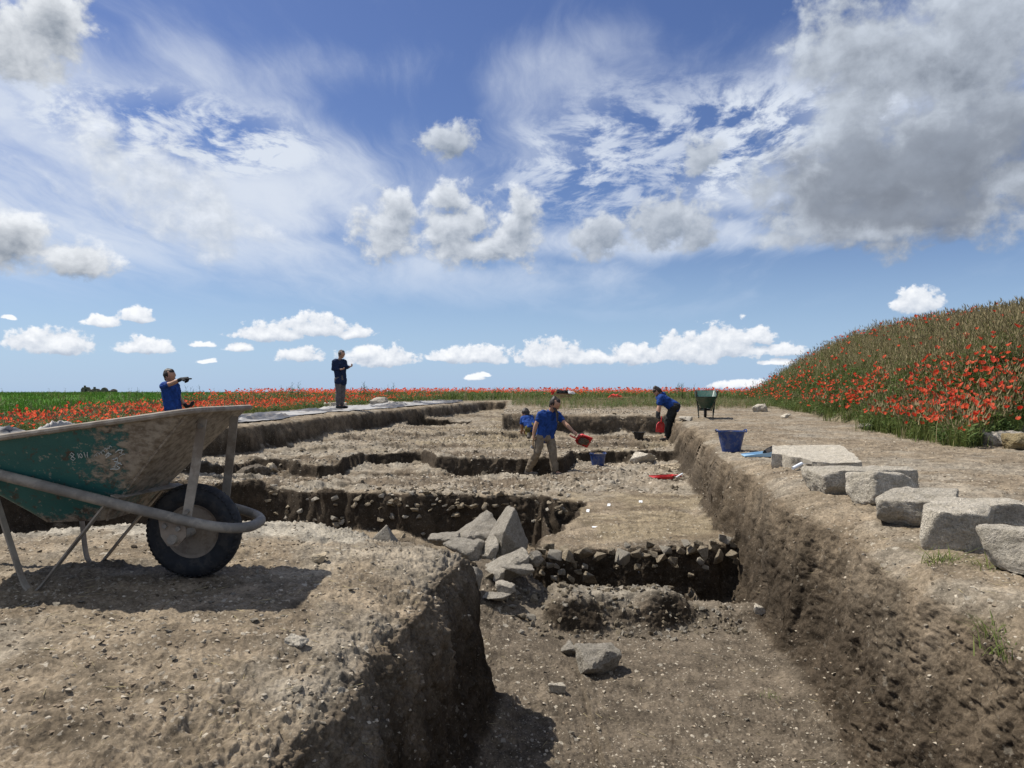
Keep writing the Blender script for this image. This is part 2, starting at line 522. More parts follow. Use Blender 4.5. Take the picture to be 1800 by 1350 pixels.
def mat_soil():
    m, T, b = new_mat('soil', 0.96, 0.08)
    at = T.node('ShaderNodeAttribute'); at.attribute_name = 'soil'
    p = T.node('ShaderNodeNewGeometry').outputs['Position']
    n1 = T.noise(p, 7, 7, 0.66)
    n2 = T.noise(p, 60, 6, 0.70)
    f = T.math('MULTIPLY', T.ramp(n1, 0.32, 0.68, 0.55, 1.45, False), T.ramp(n2, 0.32, 0.68, 0.55, 1.45, False))
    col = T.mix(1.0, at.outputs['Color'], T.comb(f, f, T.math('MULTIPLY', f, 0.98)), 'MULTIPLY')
    h = T.math('ADD', T.math('MULTIPLY', n2, 1.0), T.math('MULTIPLY', n1, 1.6))
    # stone flecks, flat flakes and dark crumbs bedded in the bare soil; each stands a little proud
    pw = T.vec('ADD', p, T.vec('SCALE', T.vec('SUBTRACT', T.noise(p, 45, 3, 0.6, color=True), (0.5, 0.5, 0.5)), 0.034))
    patch = T.ramp(T.noise(p, 1.7, 4, 0.6), 0.35, 0.65)
    for sc, thr, c, amt, up in ((26, 0.93, (0.42, 0.38, 0.31), 0.65, 0.5), (52, 0.84, (0.39, 0.345, 0.275), 0.6, 0.35), (110, 0.76, (0.37, 0.32, 0.25), 0.55, 0.2), (44, 0.92, (0.055, 0.042, 0.030), 0.75, 0.4)):
        vo = T.node('ShaderNodeTexVoronoi')
        T.put(vo.inputs['Vector'], T.vec('MULTIPLY', pw, (1.0, 0.8, 1.3)))
        vo.inputs['Scale'].default_value = sc
        cc = T.sep(vo.outputs['Color'])
        pick = T.math('GREATER_THAN', T.math('ADD', cc[0], T.math('MULTIPLY', patch, 0.15)), thr + 0.085)
        size = T.math('MULTIPLY_ADD', cc[1], 0.28, 0.16)
        inside = T.math('LESS_THAN', vo.outputs['Distance'], size)
        k = T.math('MULTIPLY', T.math('MULTIPLY', pick, inside), T.math('MULTIPLY', at.outputs['Alpha'], amt))
        tone = T.math('MULTIPLY_ADD', cc[2], 0.5, 0.7)
        col = T.mix(k, col, T.mix(1.0, c + (1.0,), T.comb(tone, tone, tone), 'MULTIPLY'))
        h = T.math('ADD', h, T.math('MULTIPLY', k, up))
    T.l.new(col, b.inputs['Base Color'])
    bump(T, b, h, 0.8, 0.011)
    return m


def mat_stone(name, c0, c1, spots=0.35, scale=14):
    m, T, b = new_mat(name, 0.92, 0.15)
    tc = T.node('ShaderNodeTexCoord').outputs['Object']
    oi = T.node('ShaderNodeObjectInfo')
    rnd = oi.outputs['Random']
    p = T.vec('ADD', tc, T.vec('SCALE', T.comb(rnd, T.math('MULTIPLY', rnd, 3.7), 0.3), 9.0))
    n = T.noise(p, scale, 8, 0.72)
    n2 = T.noise(p, scale * 6, 6, 0.75)
    col = T.mix(T.ramp(n, 0.36, 0.66), c0, c1)
    f = T.math('MULTIPLY', T.ramp(n2, 0.32, 0.68, 0.55, 1.35, False), T.math('MULTIPLY_ADD', rnd, 0.35, 0.82))
    col = T.mix(1.0, col, T.comb(f, f, f), 'MULTIPLY')
    li = T.math('MULTIPLY', T.ramp(T.noise(p, scale * 1.8, 7, 0.78), 0.55, 0.62), spots)
    col = T.mix(li, col, tuple(c * 0.5 for c in c0))
    pit = T.ramp(T.voro(T.vec('ADD', p, T.vec('SCALE', T.noise(p, scale * 5, 2, 0.5, color=True), 0.02)), scale * 5), 0.05, 0.34)
    pm = T.math('MULTIPLY', T.math('SUBTRACT', 1.0, pit), T.ramp(n, 0.45, 0.6))
    col = T.mix(T.math('MULTIPLY', pm, 0.55), col, tuple(c * 0.55 for c in c0))
    T.l.new(col, b.inputs['Base Color'])
    h = T.math('SUBTRACT', T.math('ADD', T.math('MULTIPLY', n, 2.2), T.math('MULTIPLY', n2, 1.1)), T.math('MULTIPLY', pm, 0.9))
    bump(T, b, h, 1.0, 0.02)
    return m


def mat_gravel():
    m, T, b = new_mat('gravel', 0.95, 0.1)
    p = T.node('ShaderNodeNewGeometry').outputs['Position']
    n = T.noise(p, 13, 3, 0.6)
    v = T.voro(p, 22, out='Color')
    k = T.math('ADD', T.math('MULTIPLY', n, 0.5), T.math('MULTIPLY', T.sep(v)[0], 0.6))
    col = T.mix(T.ramp(k, 0.2, 0.9, smooth=False), (0.175, 0.142, 0.103), (0.46, 0.405, 0.32))
    T.l.new(col, b.inputs['Base Color'])
    bump(T, b, T.noise(p, 160, 4, 0.7), 0.5, 0.004)
    return m


def mat_plain(name, c, rough=0.7, spec=0.3, var=0.25, scale=30, dirt=None, dirt_amt=0.0, bumpd=0.002):
    m, T, b = new_mat(name, rough, spec)
    p = T.node('ShaderNodeTexCoord').outputs['Object']
    n = T.noise(p, scale, 5, 0.6)
    f = T.ramp(n, 0.25, 0.75, 1 - var, 1 + var, False)
    col = T.mix(1.0, tuple(c) + (1.0,), T.comb(f, f, f), 'MULTIPLY')
    if dirt is not None:
        d = T.math('MULTIPLY', T.ramp(T.noise(p, scale * 0.45, 7, 0.7), 0.46, 0.60), dirt_amt)
        col = T.mix(d, col, dirt)
    T.l.new(col, b.inputs['Base Color'])
    if bumpd:
        bump(T, b, n, 0.5, bumpd)
    return m


def mat_leaf(name, c0, c1, scale=3.0, trans=0.35):
    m = bpy.data.materials.new(name); m.use_nodes = True
    T = NT(m.node_tree)
    b = T.n['Principled BSDF']
    b.inputs['Roughness'].default_value = 0.65
    b.inputs['Specular IOR Level'].default_value = 0.2
    p = T.node('ShaderNodeNewGeometry').outputs['Position']
    col = T.mix(T.ramp(T.noise(p, scale, 3, 0.6), 0.3, 0.7), c0, c1)
    f = T.ramp(T.noise(p, scale * 14, 2, 0.6), 0.25, 0.75, 0.65, 1.35, False)
    col = T.mix(1.0, col, T.comb(f, f, f), 'MULTIPLY')
    T.l.new(col, b.inputs['Base Color'])
    tr = T.node('ShaderNodeBsdfTranslucent')
    T.l.new(col, tr.inputs['Color'])
    mx = T.node('ShaderNodeMixShader')
    mx.inputs[0].default_value = trans
    T.l.new(b.outputs[0], mx.inputs[1]); T.l.new(tr.outputs[0], mx.inputs[2])
    T.l.new(mx.outputs[0], T.n['Material Output'].inputs['Surface'])
    return m


M = {}
M['soil'] = mat_soil()
M['limestone'] = mat_stone('limestone', (0.47, 0.42, 0.335), (0.68, 0.615, 0.51), 0.30)
M['greystone'] = mat_stone('grey_stone', (0.32, 0.288, 0.235), (0.47, 0.425, 0.355), 0.25, 16)
M['rubble'] = mat_stone('rubble_stone', (0.26, 0.21, 0.145), (0.45, 0.38, 0.275), 0.3, 2.0)
M['darkrubble'] = mat_stone('earthy_stone', (0.10, 0.08, 0.06), (0.22, 0.19, 0.15), 0.3, 20)
M['chip'] = mat_stone('stone_chip', (0.36, 0.312, 0.238), (0.56, 0.50, 0.40), 0.1, 1.5)
M['gravel'] = mat_gravel()
M['clod'] = mat_stone('soil_clod', (0.15, 0.115, 0.080), (0.26, 0.208, 0.150), 0.2, 1.5)
M['yellowstone'] = mat_stone('yellow_stone', (0.30, 0.23, 0.12), (0.42, 0.34, 0.20), 0.2)
M['grass'] = mat_leaf('grass_blade', (0.085, 0.122, 0.028), (0.165, 0.185, 0.055))
M['weed'] = mat_leaf('weed_leaf', (0.058, 0.100, 0.026), (0.120, 0.165, 0.050))
M['straw'] = mat_leaf('dry_stalk', (0.25, 0.205, 0.105), (0.40, 0.335, 0.19), 3, 0.2)
M['seed'] = mat_leaf('seed_head', (0.19, 0.155, 0.080), (0.30, 0.24, 0.125), 3, 0.2)
M['poppy'] = mat_leaf('poppy_petal', (0.46, 0.018, 0.010), (0.86, 0.180, 0.085), 7, 0.45)
M['poppy_dark'] = mat_plain('poppy_eye', (0.015, 0.012, 0.012))
M['wheat'] = mat_leaf('young_wheat', (0.050, 0.125, 0.014), (0.080, 0.170, 0.022), 0.4)


# ------------------------------------------------------------------ ground sheet
def build_ground():
    inner = np.linspace(R(-38), R(38), 930)
    outer = np.linspace(R(38), R(360 - 38), 80)[1:-1]
    th = np.concatenate([inner, outer])
    rf = np.concatenate([np.geomspace(0.25, 1.2, 90, endpoint=False), np.geomspace(1.2, 42, 1500, endpoint=False), np.geomspace(42, 7000, 170)])
    N = 610
    rr = np.empty((len(th), N))
    kern = np.hanning(43)[1:-1]; kern /= kern.sum()
    for s in range(0, len(th), 120):
        t = th[np.arange(s - 20, min(s + 120, len(th)) + 20) % len(th)]     # neighbours too: the spacing is smoothed over 41 rays
        X = np.sin(t)[:, None] * rf[None]; Y = np.cos(t)[:, None] * rf[None]
        Z = height(X, Y)
        ph = np.arctan2(Z, rf[None])
        dph = np.diff(ph, axis=1)
        ds = np.hypot(np.diff(rf)[None], np.diff(Z, axis=1)) / rf[None, 1:] / (1 + rf[None, 1:] / 22)
        mtr = (np.where(dph > 0, dph, -0.25 * dph) + 0.06 * ds) * np.where(ph[:, 1:] < -0.60, 0.06, 1.0) + 1e-6
        cm = np.concatenate([np.zeros((len(t), 1)), np.cumsum(mtr, axis=1)], axis=1)
        cs = np.zeros((len(t) - 40, cm.shape[1]))
        for k in range(41):
            cs += kern[k] * cm[k:k + len(cs)]
        cm = cs
        for i in range(len(cm)):
            rr[s + i] = np.interp(np.linspace(0, cm[i, -1], N), cm[i], rf)
    X = np.sin(th)[:, None] * rr; Y = np.cos(th)[:, None] * rr
    Z = height(X, Y)
    P = np.stack([X, Y, Z], -1)
    # normals of the smooth surface by finite differences of height()
    e = 0.05
    hx = (height(X + e, Y) - height(X - e, Y)) / (2 * e)
    hy = (height(X, Y + e) - height(X, Y - e)) / (2 * e)
    n = np.stack([-hx, -hy, np.ones_like(hx)], -1)
    n /= np.linalg.norm(n, axis=-1, keepdims=True)
    steep = sstep(0.95, 0.55, n[..., 2])
    veg = veg_mask(X, Y)
    x, y, z = X, Y, Z
    dist = np.hypot(X, Y)
    fade = 1 - sstep(30, 70, dist)
    # tool-scraped, crumbly relief
    lump = fbm3(x, y, z * 0.8, 2.6, 5, 101, 0.52)
    crumb = fbm3(x, y, z, 11.0, 4, 131, 0.62, True)
    cut = fbm3(x, y, z * 0.3, 9.0, 2, 151, 0.5)
    fine = fbm3(x, y, z, 42.0, 2, 171, 0.6)
    edge = sstep(0.995, 0.90, n[..., 2]) * (1 - steep)
    patch = 0.5 + 0.5 * np.clip(1.6 * fbm3(x, y, z, 1.1, 3, 191), -1, 1)
    grit = fbm3(x, y, z, 95.0, 2, 181, 0.6, True) * (1 - sstep(4, 9, dist))
    crumb2 = fbm3(x, y, z, 27.0, 2, 141, 0.6, True)
    dsp = (0.016 * lump + 0.0065 * crumb * (0.5 + patch) + 0.0035 * crumb2 * (0.4 + patch) + 0.0045 * fine + 0.0026 * grit) * (1 - steep)
    crack = -np.clip(0.16 - np.abs(fbm3(x, y, z * 0.6, 3.7, 3, 161, 0.5)), 0, 1)
    zone = (np.interp(Y, *GY) - z > 0.25) * sstep(10.2, 11.5, y) * (1 - sstep(26, 34, y))
    dsp = dsp + zone * (1 - steep) * (0.036 * lump + 0.016 * crumb * (0.3 + patch))
    dsp = dsp + steep * (0.038 * lump + 0.010 * crumb + 0.006 * crumb2 + 0.007 * cut + 0.005 * fine + 0.003 * grit + 0.16 * crack * patch)
    dsp = dsp + edge * (0.020 * lump + 0.004 * crumb + 0.0015 * crumb2 + 0.13 * crack * patch)
    dsp *= fade
    P = P + n * dsp[..., None]
    # ---- base colours of the ground (earth tones; the section tone has shade painted in)
    c_top = np.array([0.284, 0.228, 0.164])      # dry trampled topsoil
    c_pale = np.array([0.335, 0.296, 0.240])     # crushed stone
    c_floor = np.array([0.148, 0.120, 0.090])    # moist trench floor
    c_sub_shade = np.array([0.050, 0.038, 0.027])      # humic layer in the sections, darkened to hold their shade
    c_clay = np.array([0.285, 0.230, 0.150])     # yellow clay surface
    c_brown = np.array([0.140, 0.106, 0.073])
    big = fbm2(x, y, 0.7, 4, 201)
    mid = fbm2(x, y, 3.1, 4, 211, 0.6)
    C = np.broadcast_to(c_top, P.shape).copy()

    def lay(c, k):
        nonlocal C
        k = np.clip(k, 0, 1)[..., None]
        C = C * (1 - k) + c * k
    Gz = np.interp(Y, *GY) + mound(X, Y)
    depth = Gz - z
    lay(c_brown, sstep(-0.1, 0.9, big) * 0.45)
    lay(c_brown, sstep(0.0, 0.9, mid) * 0.42)
    lay(c_pale, sstep(0.15, 0.75, fbm2(x, y, 1.25, 4, 271, 0.6)) * 0.55)
    floor = sstep(0.25, 0.6, depth)
    lay(c_floor, floor * sstep(7.2, 6.2, y + 0.4 * big))
    lay(c_pale, floor * sstep(10.5, 11.4, y + 0.3 * mid) * (0.35 + 0.5 * sstep(-0.3, 0.6, mid)))
    clay = floor * sstep(6.9, 7.3, y) * sstep(10.6, 10.1, y + 0.3 * mid) * sstep(0.5, 0.9, x + 0.1 * mid)
    lay(c_clay, clay * (0.70 - 0.62 * sstep(0.0, 0.8, fbm2(x, y, 1.7, 3, 221))))
    lay(c_clay, floor * sstep(15.0, 17.0, y) * sstep(-0.1, 0.6, fbm2(x, y * 1.7, 0.55, 3, 231)) * 0.75)
    # pale rubbly patches
    lay(np.array([0.40, 0.362, 0.300]), sstep(3.65, 3.95, y + 0.16 * mid) * sstep(4.9, 4.5, y) * sstep(-4.5, -3.8, x) * sstep(-0.45, -0.8, x) * (depth < 0.5) * 0.95)
    lay(c_pale, np.exp(-(((x - 0.75) / 0.55) ** 2 + ((y - 5.45) / 0.3) ** 2)) * 0.8)
    lay(c_pale, sstep(0.25, 0.9, fbm2(x, y, 1.9, 4, 241)) * 0.6 * (1 - floor))
    lay(c_brown, floor * sstep(10.5, 11.5, y) * sstep(0.0, 0.6, fbm2(x * 0.7, y * 1.4, 1.0, 4, 261, 0.6)) * 0.85)
    lay(c_brown, clay * sstep(0.1, 0.7, fbm2(x, y * 1.3, 1.6, 4, 281, 0.6)) * 0.7)
    # sections: layered earth, humus below the dry crust, deepened to paint in face shade
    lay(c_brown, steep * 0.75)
    lay(c_sub_shade, steep * sstep(0.04, 0.55, depth + 0.12 * mid + 0.1 * big) * np.where((x > 1.2) & (x > np.interp(y, *XR) - 0.5), 0.70, 0.92))  # shade tone is weaker on the sunlit right wall, fuller on other faces
    # green cover
    weed = weed_mask(X, Y)
    gcol = np.array([0.055, 0.062, 0.022])
    lay(gcol, veg * 0.9)
    lay(np.array([0.11, 0.105, 0.055]), weed * 0.6)
    wheat = wheat_mask(X, Y) * veg
    lay(np.array([0.055, 0.135, 0.016]), wheat)
    far = sstep(60, 160, dist) * (1 - wheat)
    lay(np.array([0.085, 0.085, 0.025]), far)
    A = np.clip((1 - veg) * (1 - 0.72 * steep) * (1 - far), 0, 1)
    C = C * (1 + 0.16 * np.clip(fbm2(x, y, 6, 4, 251, 0.6), -1, 1))[..., None] * (1 - 0.32 * (1 - veg))[..., None]
    nt, nr = rr.shape
    idx = np.arange(nt * nr).reshape(nt, nr)
    nx = np.roll(idx, -1, axis=0)
    quads = np.stack([idx[:, :-1], idx[:, 1:], nx[:, 1:], nx[:, :-1]], -1).reshape(-1, 4)[:, ::-1]
    V = P.reshape(-1, 3)
    c = np.array([[0, 0, V[idx[:, 0], 2].mean()]])
    tris = np.stack([np.full(nt, len(V)), idx[:, 0], nx[:, 0]], -1)[:, ::-1]
    V = np.concatenate([V, c])
    me = np_mesh('ground', V, tris=tris, quads=quads, mats=[M['soil']], smooth=True)
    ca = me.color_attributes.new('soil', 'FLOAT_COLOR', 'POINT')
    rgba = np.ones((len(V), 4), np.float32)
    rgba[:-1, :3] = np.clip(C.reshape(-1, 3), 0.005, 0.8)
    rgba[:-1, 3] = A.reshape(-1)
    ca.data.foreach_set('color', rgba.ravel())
    return link('ground', me, kind='structure')


ground = build_ground()
bpy.context.view_layer.update()
_dg = bpy.context.evaluated_depsgraph_get()
_geval = ground.evaluated_get(_dg)


def ground_at(x, y, top=6.0):
    ok, loc, nor, _ = _geval.ray_cast(Vector((x, y, top)), Vector((0, 0, -1)))
    if ok:
        return loc.z, nor
    return float(height(np.array([x]), np.array([y]))[0]), Vector((0, 0, 1))


def gz(x, y):
    return ground_at(x, y)[0]


def at(px, py_depth):
    """world X at photo column px and depth Y"""
    return (px - 900) / F_PX * py_depth

# ------------------------------------------------------------------ stones
_cube_cache = {}


def cube_grid(n):
    if n not in _cube_cache:
        bm = bmesh.new()
        bmesh.ops.create_cube(bm, size=2)
        if n:
            bmesh.ops.subdivide_edges(bm, edges=bm.edges[:], cuts=n, use_grid_fill=True)
        bm.verts.index_update()
        V = np.array([v.co[:] for v in bm.verts]); Fq = np.array([[v.index for v in f.verts] for f in bm.faces])
        bm.free()
        _cube_cache[n] = (V, Fq)
    return _cube_cache[n]


def rock_mesh(name, dims, seed, n=6, mat=None, chips=6, sharp=18, rough=0.05, boxy=1.0, extra=()):
    """A stone: a block cut by random planes, edges worn, surface broken up."""
    rs = np.random.default_rng(seed)
    V, Fq = cube_grid(n)
    D = V / np.linalg.norm(V, axis=1, keepdims=True)
    pl = []
    for ax in range(3):
        for s in (-1, 1):
            nn = np.zeros(3); nn[ax] = s
            nn += rs.normal(0, 0.16 * (1.5 - boxy), 3)
            pl.append((nn / np.linalg.norm(nn), 1.0 * (1 - (1 - boxy) * rs.uniform(0, 0.35))))
    for _ in range(chips):
        nn = rs.normal(0, 1, 3); nn /= np.linalg.norm(nn)
        reach = np.abs(nn).sum()
        pl.append((nn, reach * rs.uniform(0.62, 0.85)))
    for e in extra:
        nn = np.array(e[:3], float); k = np.linalg.norm(nn)
        pl.append((nn / k, e[3]))
    acc = 0
    for nn, d in pl:
        c = np.clip(D @ nn, 1e-4, None) / d
        acc = acc + c ** sharp
    r = acc ** (-1 / sharp)
    P = D * r[:, None]
    dims = np.asarray(dims, float)
    P = P * dims[None]
    if rough:
        s = dims.mean()
        q = P / s
        o = rs.uniform(0, 50, 3)
        k = fbm3(q[:, 0] + o[0], q[:, 1] + o[1], q[:, 2] + o[2], 1.6, 4 if n > 8 else 3, 300, 0.55)
        P = P + D * (k * rough * s)[:, None]
        if n >= 16:
            k2 = fbm3(q[:, 0] + o[0], q[:, 1] + o[1], q[:, 2] + o[2], 9, 3, 320, 0.6, True)
            P = P - D * (np.clip(k2, 0, 1) * 0.035 * s)[:, None]
    me = np_mesh(name, P, quads=Fq, mats=[mat or M['limestone']], smooth=True)
    try:
        me.set_sharp_from_angle(angle=R(32 if n < 10 else 50))
    except Exception:
        pass
    return me


def hull_rock(name, dims, seed, mat, pts=13, cuts=0, rough=0.03, given=None, bev=0.05, box=0.62):
    """A fractured stone: the hull of a few points, its arrises slightly worn, its faces broken up."""
    rs = np.random.default_rng(seed)
    dims = np.asarray(dims, float)
    if given is None:
        P = rs.normal(0, 1, (pts, 3)); P /= np.linalg.norm(P, axis=1, keepdims=True)
        P = np.sign(P) * np.abs(P) ** box
        P *= rs.uniform(0.82, 1.08, (pts, 1))
        P = P / np.abs(P).max(0)[None] * dims
    else:
        P = np.asarray(given, float)
    bm = bmesh.new()
    for p in P:
        bm.verts.new(p)
    r = bmesh.ops.convex_hull(bm, input=bm.verts[:])
    bmesh.ops.delete(bm, geom=list({g for g in r['geom_interior'] + r['geom_unused'] if isinstance(g, bmesh.types.BMVert) and g.is_valid}), context='VERTS')
    bmesh.ops.dissolve_limit(bm, angle_limit=R(9), verts=bm.verts[:], edges=bm.edges[:])
    m = float(dims.mean())
    if bev:
        bmesh.ops.bevel(bm, geom=bm.edges[:], offset=m * bev, segments=1, affect='EDGES', clamp_overlap=True)
    bmesh.ops.triangulate(bm, faces=bm.faces[:])
    for _ in range(cuts):
        bmesh.ops.subdivide_edges(bm, edges=[e for e in bm.edges if e.calc_length() > m * 0.13], cuts=1)
        bmesh.ops.triangulate(bm, faces=[f for f in bm.faces if len(f.verts) > 3])
    if cuts and rough:
        bm.normal_update()
        c = np.array([v.co[:] for v in bm.verts]) / m
        k = fbm3(c[:, 0] + seed, c[:, 1], c[:, 2], 2.2, 5, 430, 0.62)
        for v, a in zip(bm.verts, k):
            v.co += v.normal * float(a * rough * m)
    me = bpy.data.meshes.new(name)
    bmesh.ops.recalc_face_normals(bm, faces=bm.faces)
    bm.to_mesh(me); bm.free()
    me.materials.append(mat)
    me.polygons.foreach_set('use_smooth', np.ones(len(me.polygons), bool))
    me.set_sharp_from_angle(angle=R(28))
    return me


def put_rock(name, me, x, y, z, rot=(0, 0, 0), parent=None, label=None, cat=None, group=None, scale=None):
    o = link(name, me, parent, (x, y, z), label=label, cat=cat, group=group)
    o.rotation_euler = rot
    if scale is not None:
        o.scale = scale
    return o


def zpx(py, Y):
    return (690 - py) * Y / F_PX


# the row of dressed blocks on the right bank
def slab():
    out = [(2.80, 7.95), (3.50, 7.92), (3.40, 7.35), (3.24, 6.86), (2.93, 6.80), (2.80, 6.92), (2.77, 7.08), (2.70, 7.16), (2.66, 7.30), (2.58, 7.34)]
    bm = bmesh.new()
    top = [bm.verts.new((x, y, -0.565 - 0.075 * (7.9 - y))) for x, y in out]
    bot = [bm.verts.new((x + 0.01, y + 0.02, -0.745)) for x, y in out]
    bm.faces.new(top)
    bm.faces.new(bot[::-1])
    for i in range(len(out)):
        j = (i + 1) % len(out)
        bm.faces.new((top[j], top[i], bot[i], bot[j]))
    bmesh.ops.triangulate(bm, faces=[f for f in bm.faces if len(f.verts) > 4])
    for _ in range(4):
        bmesh.ops.subdivide_edges(bm, edges=[e for e in bm.edges if e.calc_length() > 0.05], cuts=1)
        bmesh.ops.triangulate(bm, faces=[f for f in bm.faces if len(f.verts) > 4])
    bm.normal_update()
    c = np.array([v.co[:] for v in bm.verts])
    k = fbm3(c[:, 0], c[:, 1], c[:, 2], 7, 4, 401, 0.6)
    k2 = fbm3(c[:, 0], c[:, 1], c[:, 2], 30, 2, 411, 0.6)
    for v, a, b in zip(bm.verts, k, k2):
        v.co += v.normal * float(a * 0.014 + b * 0.005)
    return bm_obj('stone_slab', bm, M['limestone'], label='flat broken limestone slab with a notched corner beside the blue dustpan', cat='stone slab')


slab()
G_BLOCK = None
blocks = [
    # x, y, half dims, rotz, tilt, chips, boxy, rough, label
    (2.56, 5.40, (0.34, 0.17, 0.105), -0.10, 0.02, 3, 0.95, 0.05, 'long low dressed block lying behind the rounded boulder on the bank'),
    (2.46, 4.93, (0.225, 0.17, 0.125), 0.35, 0.05, 9, 0.35, 0.07, 'rounded grey boulder leaning between the two low dressed blocks'),
    (2.30, 4.20, (0.21, 0.15, 0.095), -0.62, 0.05, 5, 0.7, 0.07, 'rough block with worn edges touching the notched block'),
    (2.17, 3.60, (0.130, 0.16, 0.118), -0.80, 0.03, 3, 0.95, 0.035, 'tall squared block with a clean vertical face in the row on the bank'),
    (2.48, 3.80, (0.20, 0.15, 0.105), -0.50, 0.0, 4, 0.8, 0.05, 'notched block with a stepped top behind the tall squared block'),
    (2.22, 2.98, (0.29, 0.14, 0.108), -0.95, -0.04, 4, 0.85, 0.06, 'pitted pale block at the near end of the row with grass at its foot'),
]
for i, (x, y, dm, rz, tl, ch, bx, ro, lab) in enumerate(blocks):
    me = rock_mesh('dressed_block', dm, 510 + i, 25, M['limestone'], ch + 3, 44 if bx > 0.6 else 12, ro, bx)
    put_rock('dressed_block' if bx > 0.5 else 'boulder', me, x, y, gz(x, y) + dm[2] * 0.74, (tl, tl * 0.6, rz), label=lab, cat='stone block' if bx > 0.5 else 'boulder',
             group='blocks lined up along the trench edge')

# the tumbled heap at the corner of the baulk
heap = [
    # px, Y, py centre, half dims, rot, n, sharp, boxy, label
    (892, 6.1, 936, (0.125, 0.17, 0.235), (0.16, -0.10, 0.70), 20, 30, 0.95, 'tall wedge shaped block standing upright in the stone heap'),
    (836, 6.45, 933, (0.20, 0.17, 0.075), (0.30, -0.42, 0.3), 16, 20, 0.3, 'pale flat slab leaning on the left of the upright wedge block'),
    (773, 6.35, 949, (0.17, 0.13, 0.045), (0.16, -0.12, 0.2), 14, 16, 0.2, 'low pale stone at the left end of the heap behind the earth baulk'),
    (818, 5.95, 968, (0.16, 0.14, 0.085), (0.25, 0.22, -0.3), 16, 18, 0.25, 'broad stone in front of the leaning slab with a shadowed right side'),
    (861, 5.95, 968, (0.045, 0.11, 0.11), (0.1, 0.30, 0.2), 12, 22, 0.8, 'thin stone plate wedged on edge under the upright wedge block'),
    (888, 5.62, 996, (0.185, 0.14, 0.08), (0.2, -0.45, 0.25), 16, 14, 0.2, 'large sloping stone at the front of the heap'),
    (908, 5.45, 1000, (0.12, 0.08, 0.036), (0.05, 0.05, 0.1), 12, 12, 0.2, 'dark elongated stone lying on the front of the heap'),
    (939, 5.65, 983, (0.055, 0.05, 0.06), (0.3, 0.2, 0.5), 10, 22, 0.8, 'small pale cube like stone between the heap and the wall course'),
    (829, 5.25, 1016, (0.075, 0.07, 0.075), (0.3, 0.4, 0.2), 10, 22, 0.7, 'angular stone tucked against the shadowed corner of the baulk'),
    (888, 5.3, 1032, (0.085, 0.07, 0.032), (0.05, 0.12, -0.2), 10, 20, 0.7, 'upper of two thin flat stones before the heap'),
    (874, 5.18, 1048, (0.105, 0.07, 0.026), (0.0, 0.03, 0.1), 10, 20, 0.7, 'lower of two thin flat stones before the heap'),
    (878, 5.45, 1012, (0.045, 0.045, 0.05), (0.3, 0.4, 0.9), 8, 18, 0.6, 'small rounded stone beneath the dark elongated stone'),
    (671, 3.95, 952, (0.058, 0.055, 0.058), (0.62, 0.62, 0.75), 10, 30, 1.0, 'pyramid like corner of a pale stone poking up behind the baulk'),
    (1040, 4.38, 1160, (0.160, 0.135, 0.082), (0.10, 0.10, 0.25), 20, 14, 0.25, 'single pale stone lying alone on the trench floor'),
]
for i, (px, Y, py, dm, rot, n, sh, bx, lab) in enumerate(heap):
    x = at(px, Y)
    if i == 0:
        crn = [(890, 890, 6.16), (905, 893, 6.04), (856, 944, 6.12), (886, 934, 5.90), (880, 978, 5.96), (929, 955, 6.18), (920, 975, 6.06), (901, 893, 6.30), (868, 960, 6.42), (925, 965, 6.42), (858, 975, 6.15)]
        me = hull_rock('loose_block', dm, 560, M['greystone'], cuts=4, rough=0.035, given=[(at(a, c) - x, c - Y, zpx(b, c) - zpx(py, Y)) for a, b, c in crn], bev=0.03)
        rot = (0, 0, 0)
    elif lab.startswith('pyramid'):
        me = hull_rock('loose_block', dm, 560, M['greystone'], cuts=3, rough=0.03, given=[(-.085, -.03, -.05), (.07, -.05, -.05), (.085, .06, -.05), (-.05, .10, -.05), (.030, -.005, .052), (.018, .03, .05)], bev=0.03)
        rot = (0, 0, 0)
    else:
        me = hull_rock('loose_block', np.array(dm) * 1.08, 560 + i * 7, M['greystone'], 15, 3, 0.07)
    put_rock('loose_block', me, x, Y, zpx(py, Y) if not lab.startswith('pyramid') else gz(x, Y) + 0.035, rot, label=lab, cat='stone', group='tumbled stones by the baulk' if i < 12 else None)
HEAP_HOOK = True

# ---- stone courses: each a wall footing with its stones as parts
stone_lib = [hull_rock('stone', (1, 1 * rng.uniform(0.65, 1), rng.uniform(0.5, 0.85)), 700 + i, M['rubble'] if i % 3 else M['limestone'], 12, 0, 0, None, 0.05, 0.40) for i in range(24)]
chip_lib = [hull_rock('stone_chip', (1, rng.uniform(0.5, 0.95), rng.uniform(0.16, 0.40)), 740 + i, M['chip'], 10, 0, 0, None, 0) for i in range(14)]
clod_lib = [rock_mesh('soil_clod', (1, rng.uniform(0.7, 1), rng.uniform(0.5, 0.8)), 760 + i, 2, M['clod'], 3, 8, 0.3, 0.3) for i in range(5)]


def course_stone(root, x, y, z, s, sq=(1, 1, 1)):
    o = put_rock('stone', random.choice(stone_lib), x - root.location.x, y - root.location.y, z - root.location.z,
                 (random.gauss(0, 0.35), random.gauss(0, 0.35), random.uniform(0, 6.28)), parent=root)
    o.scale = (s * sq[0], s * sq[1], s * sq[2])


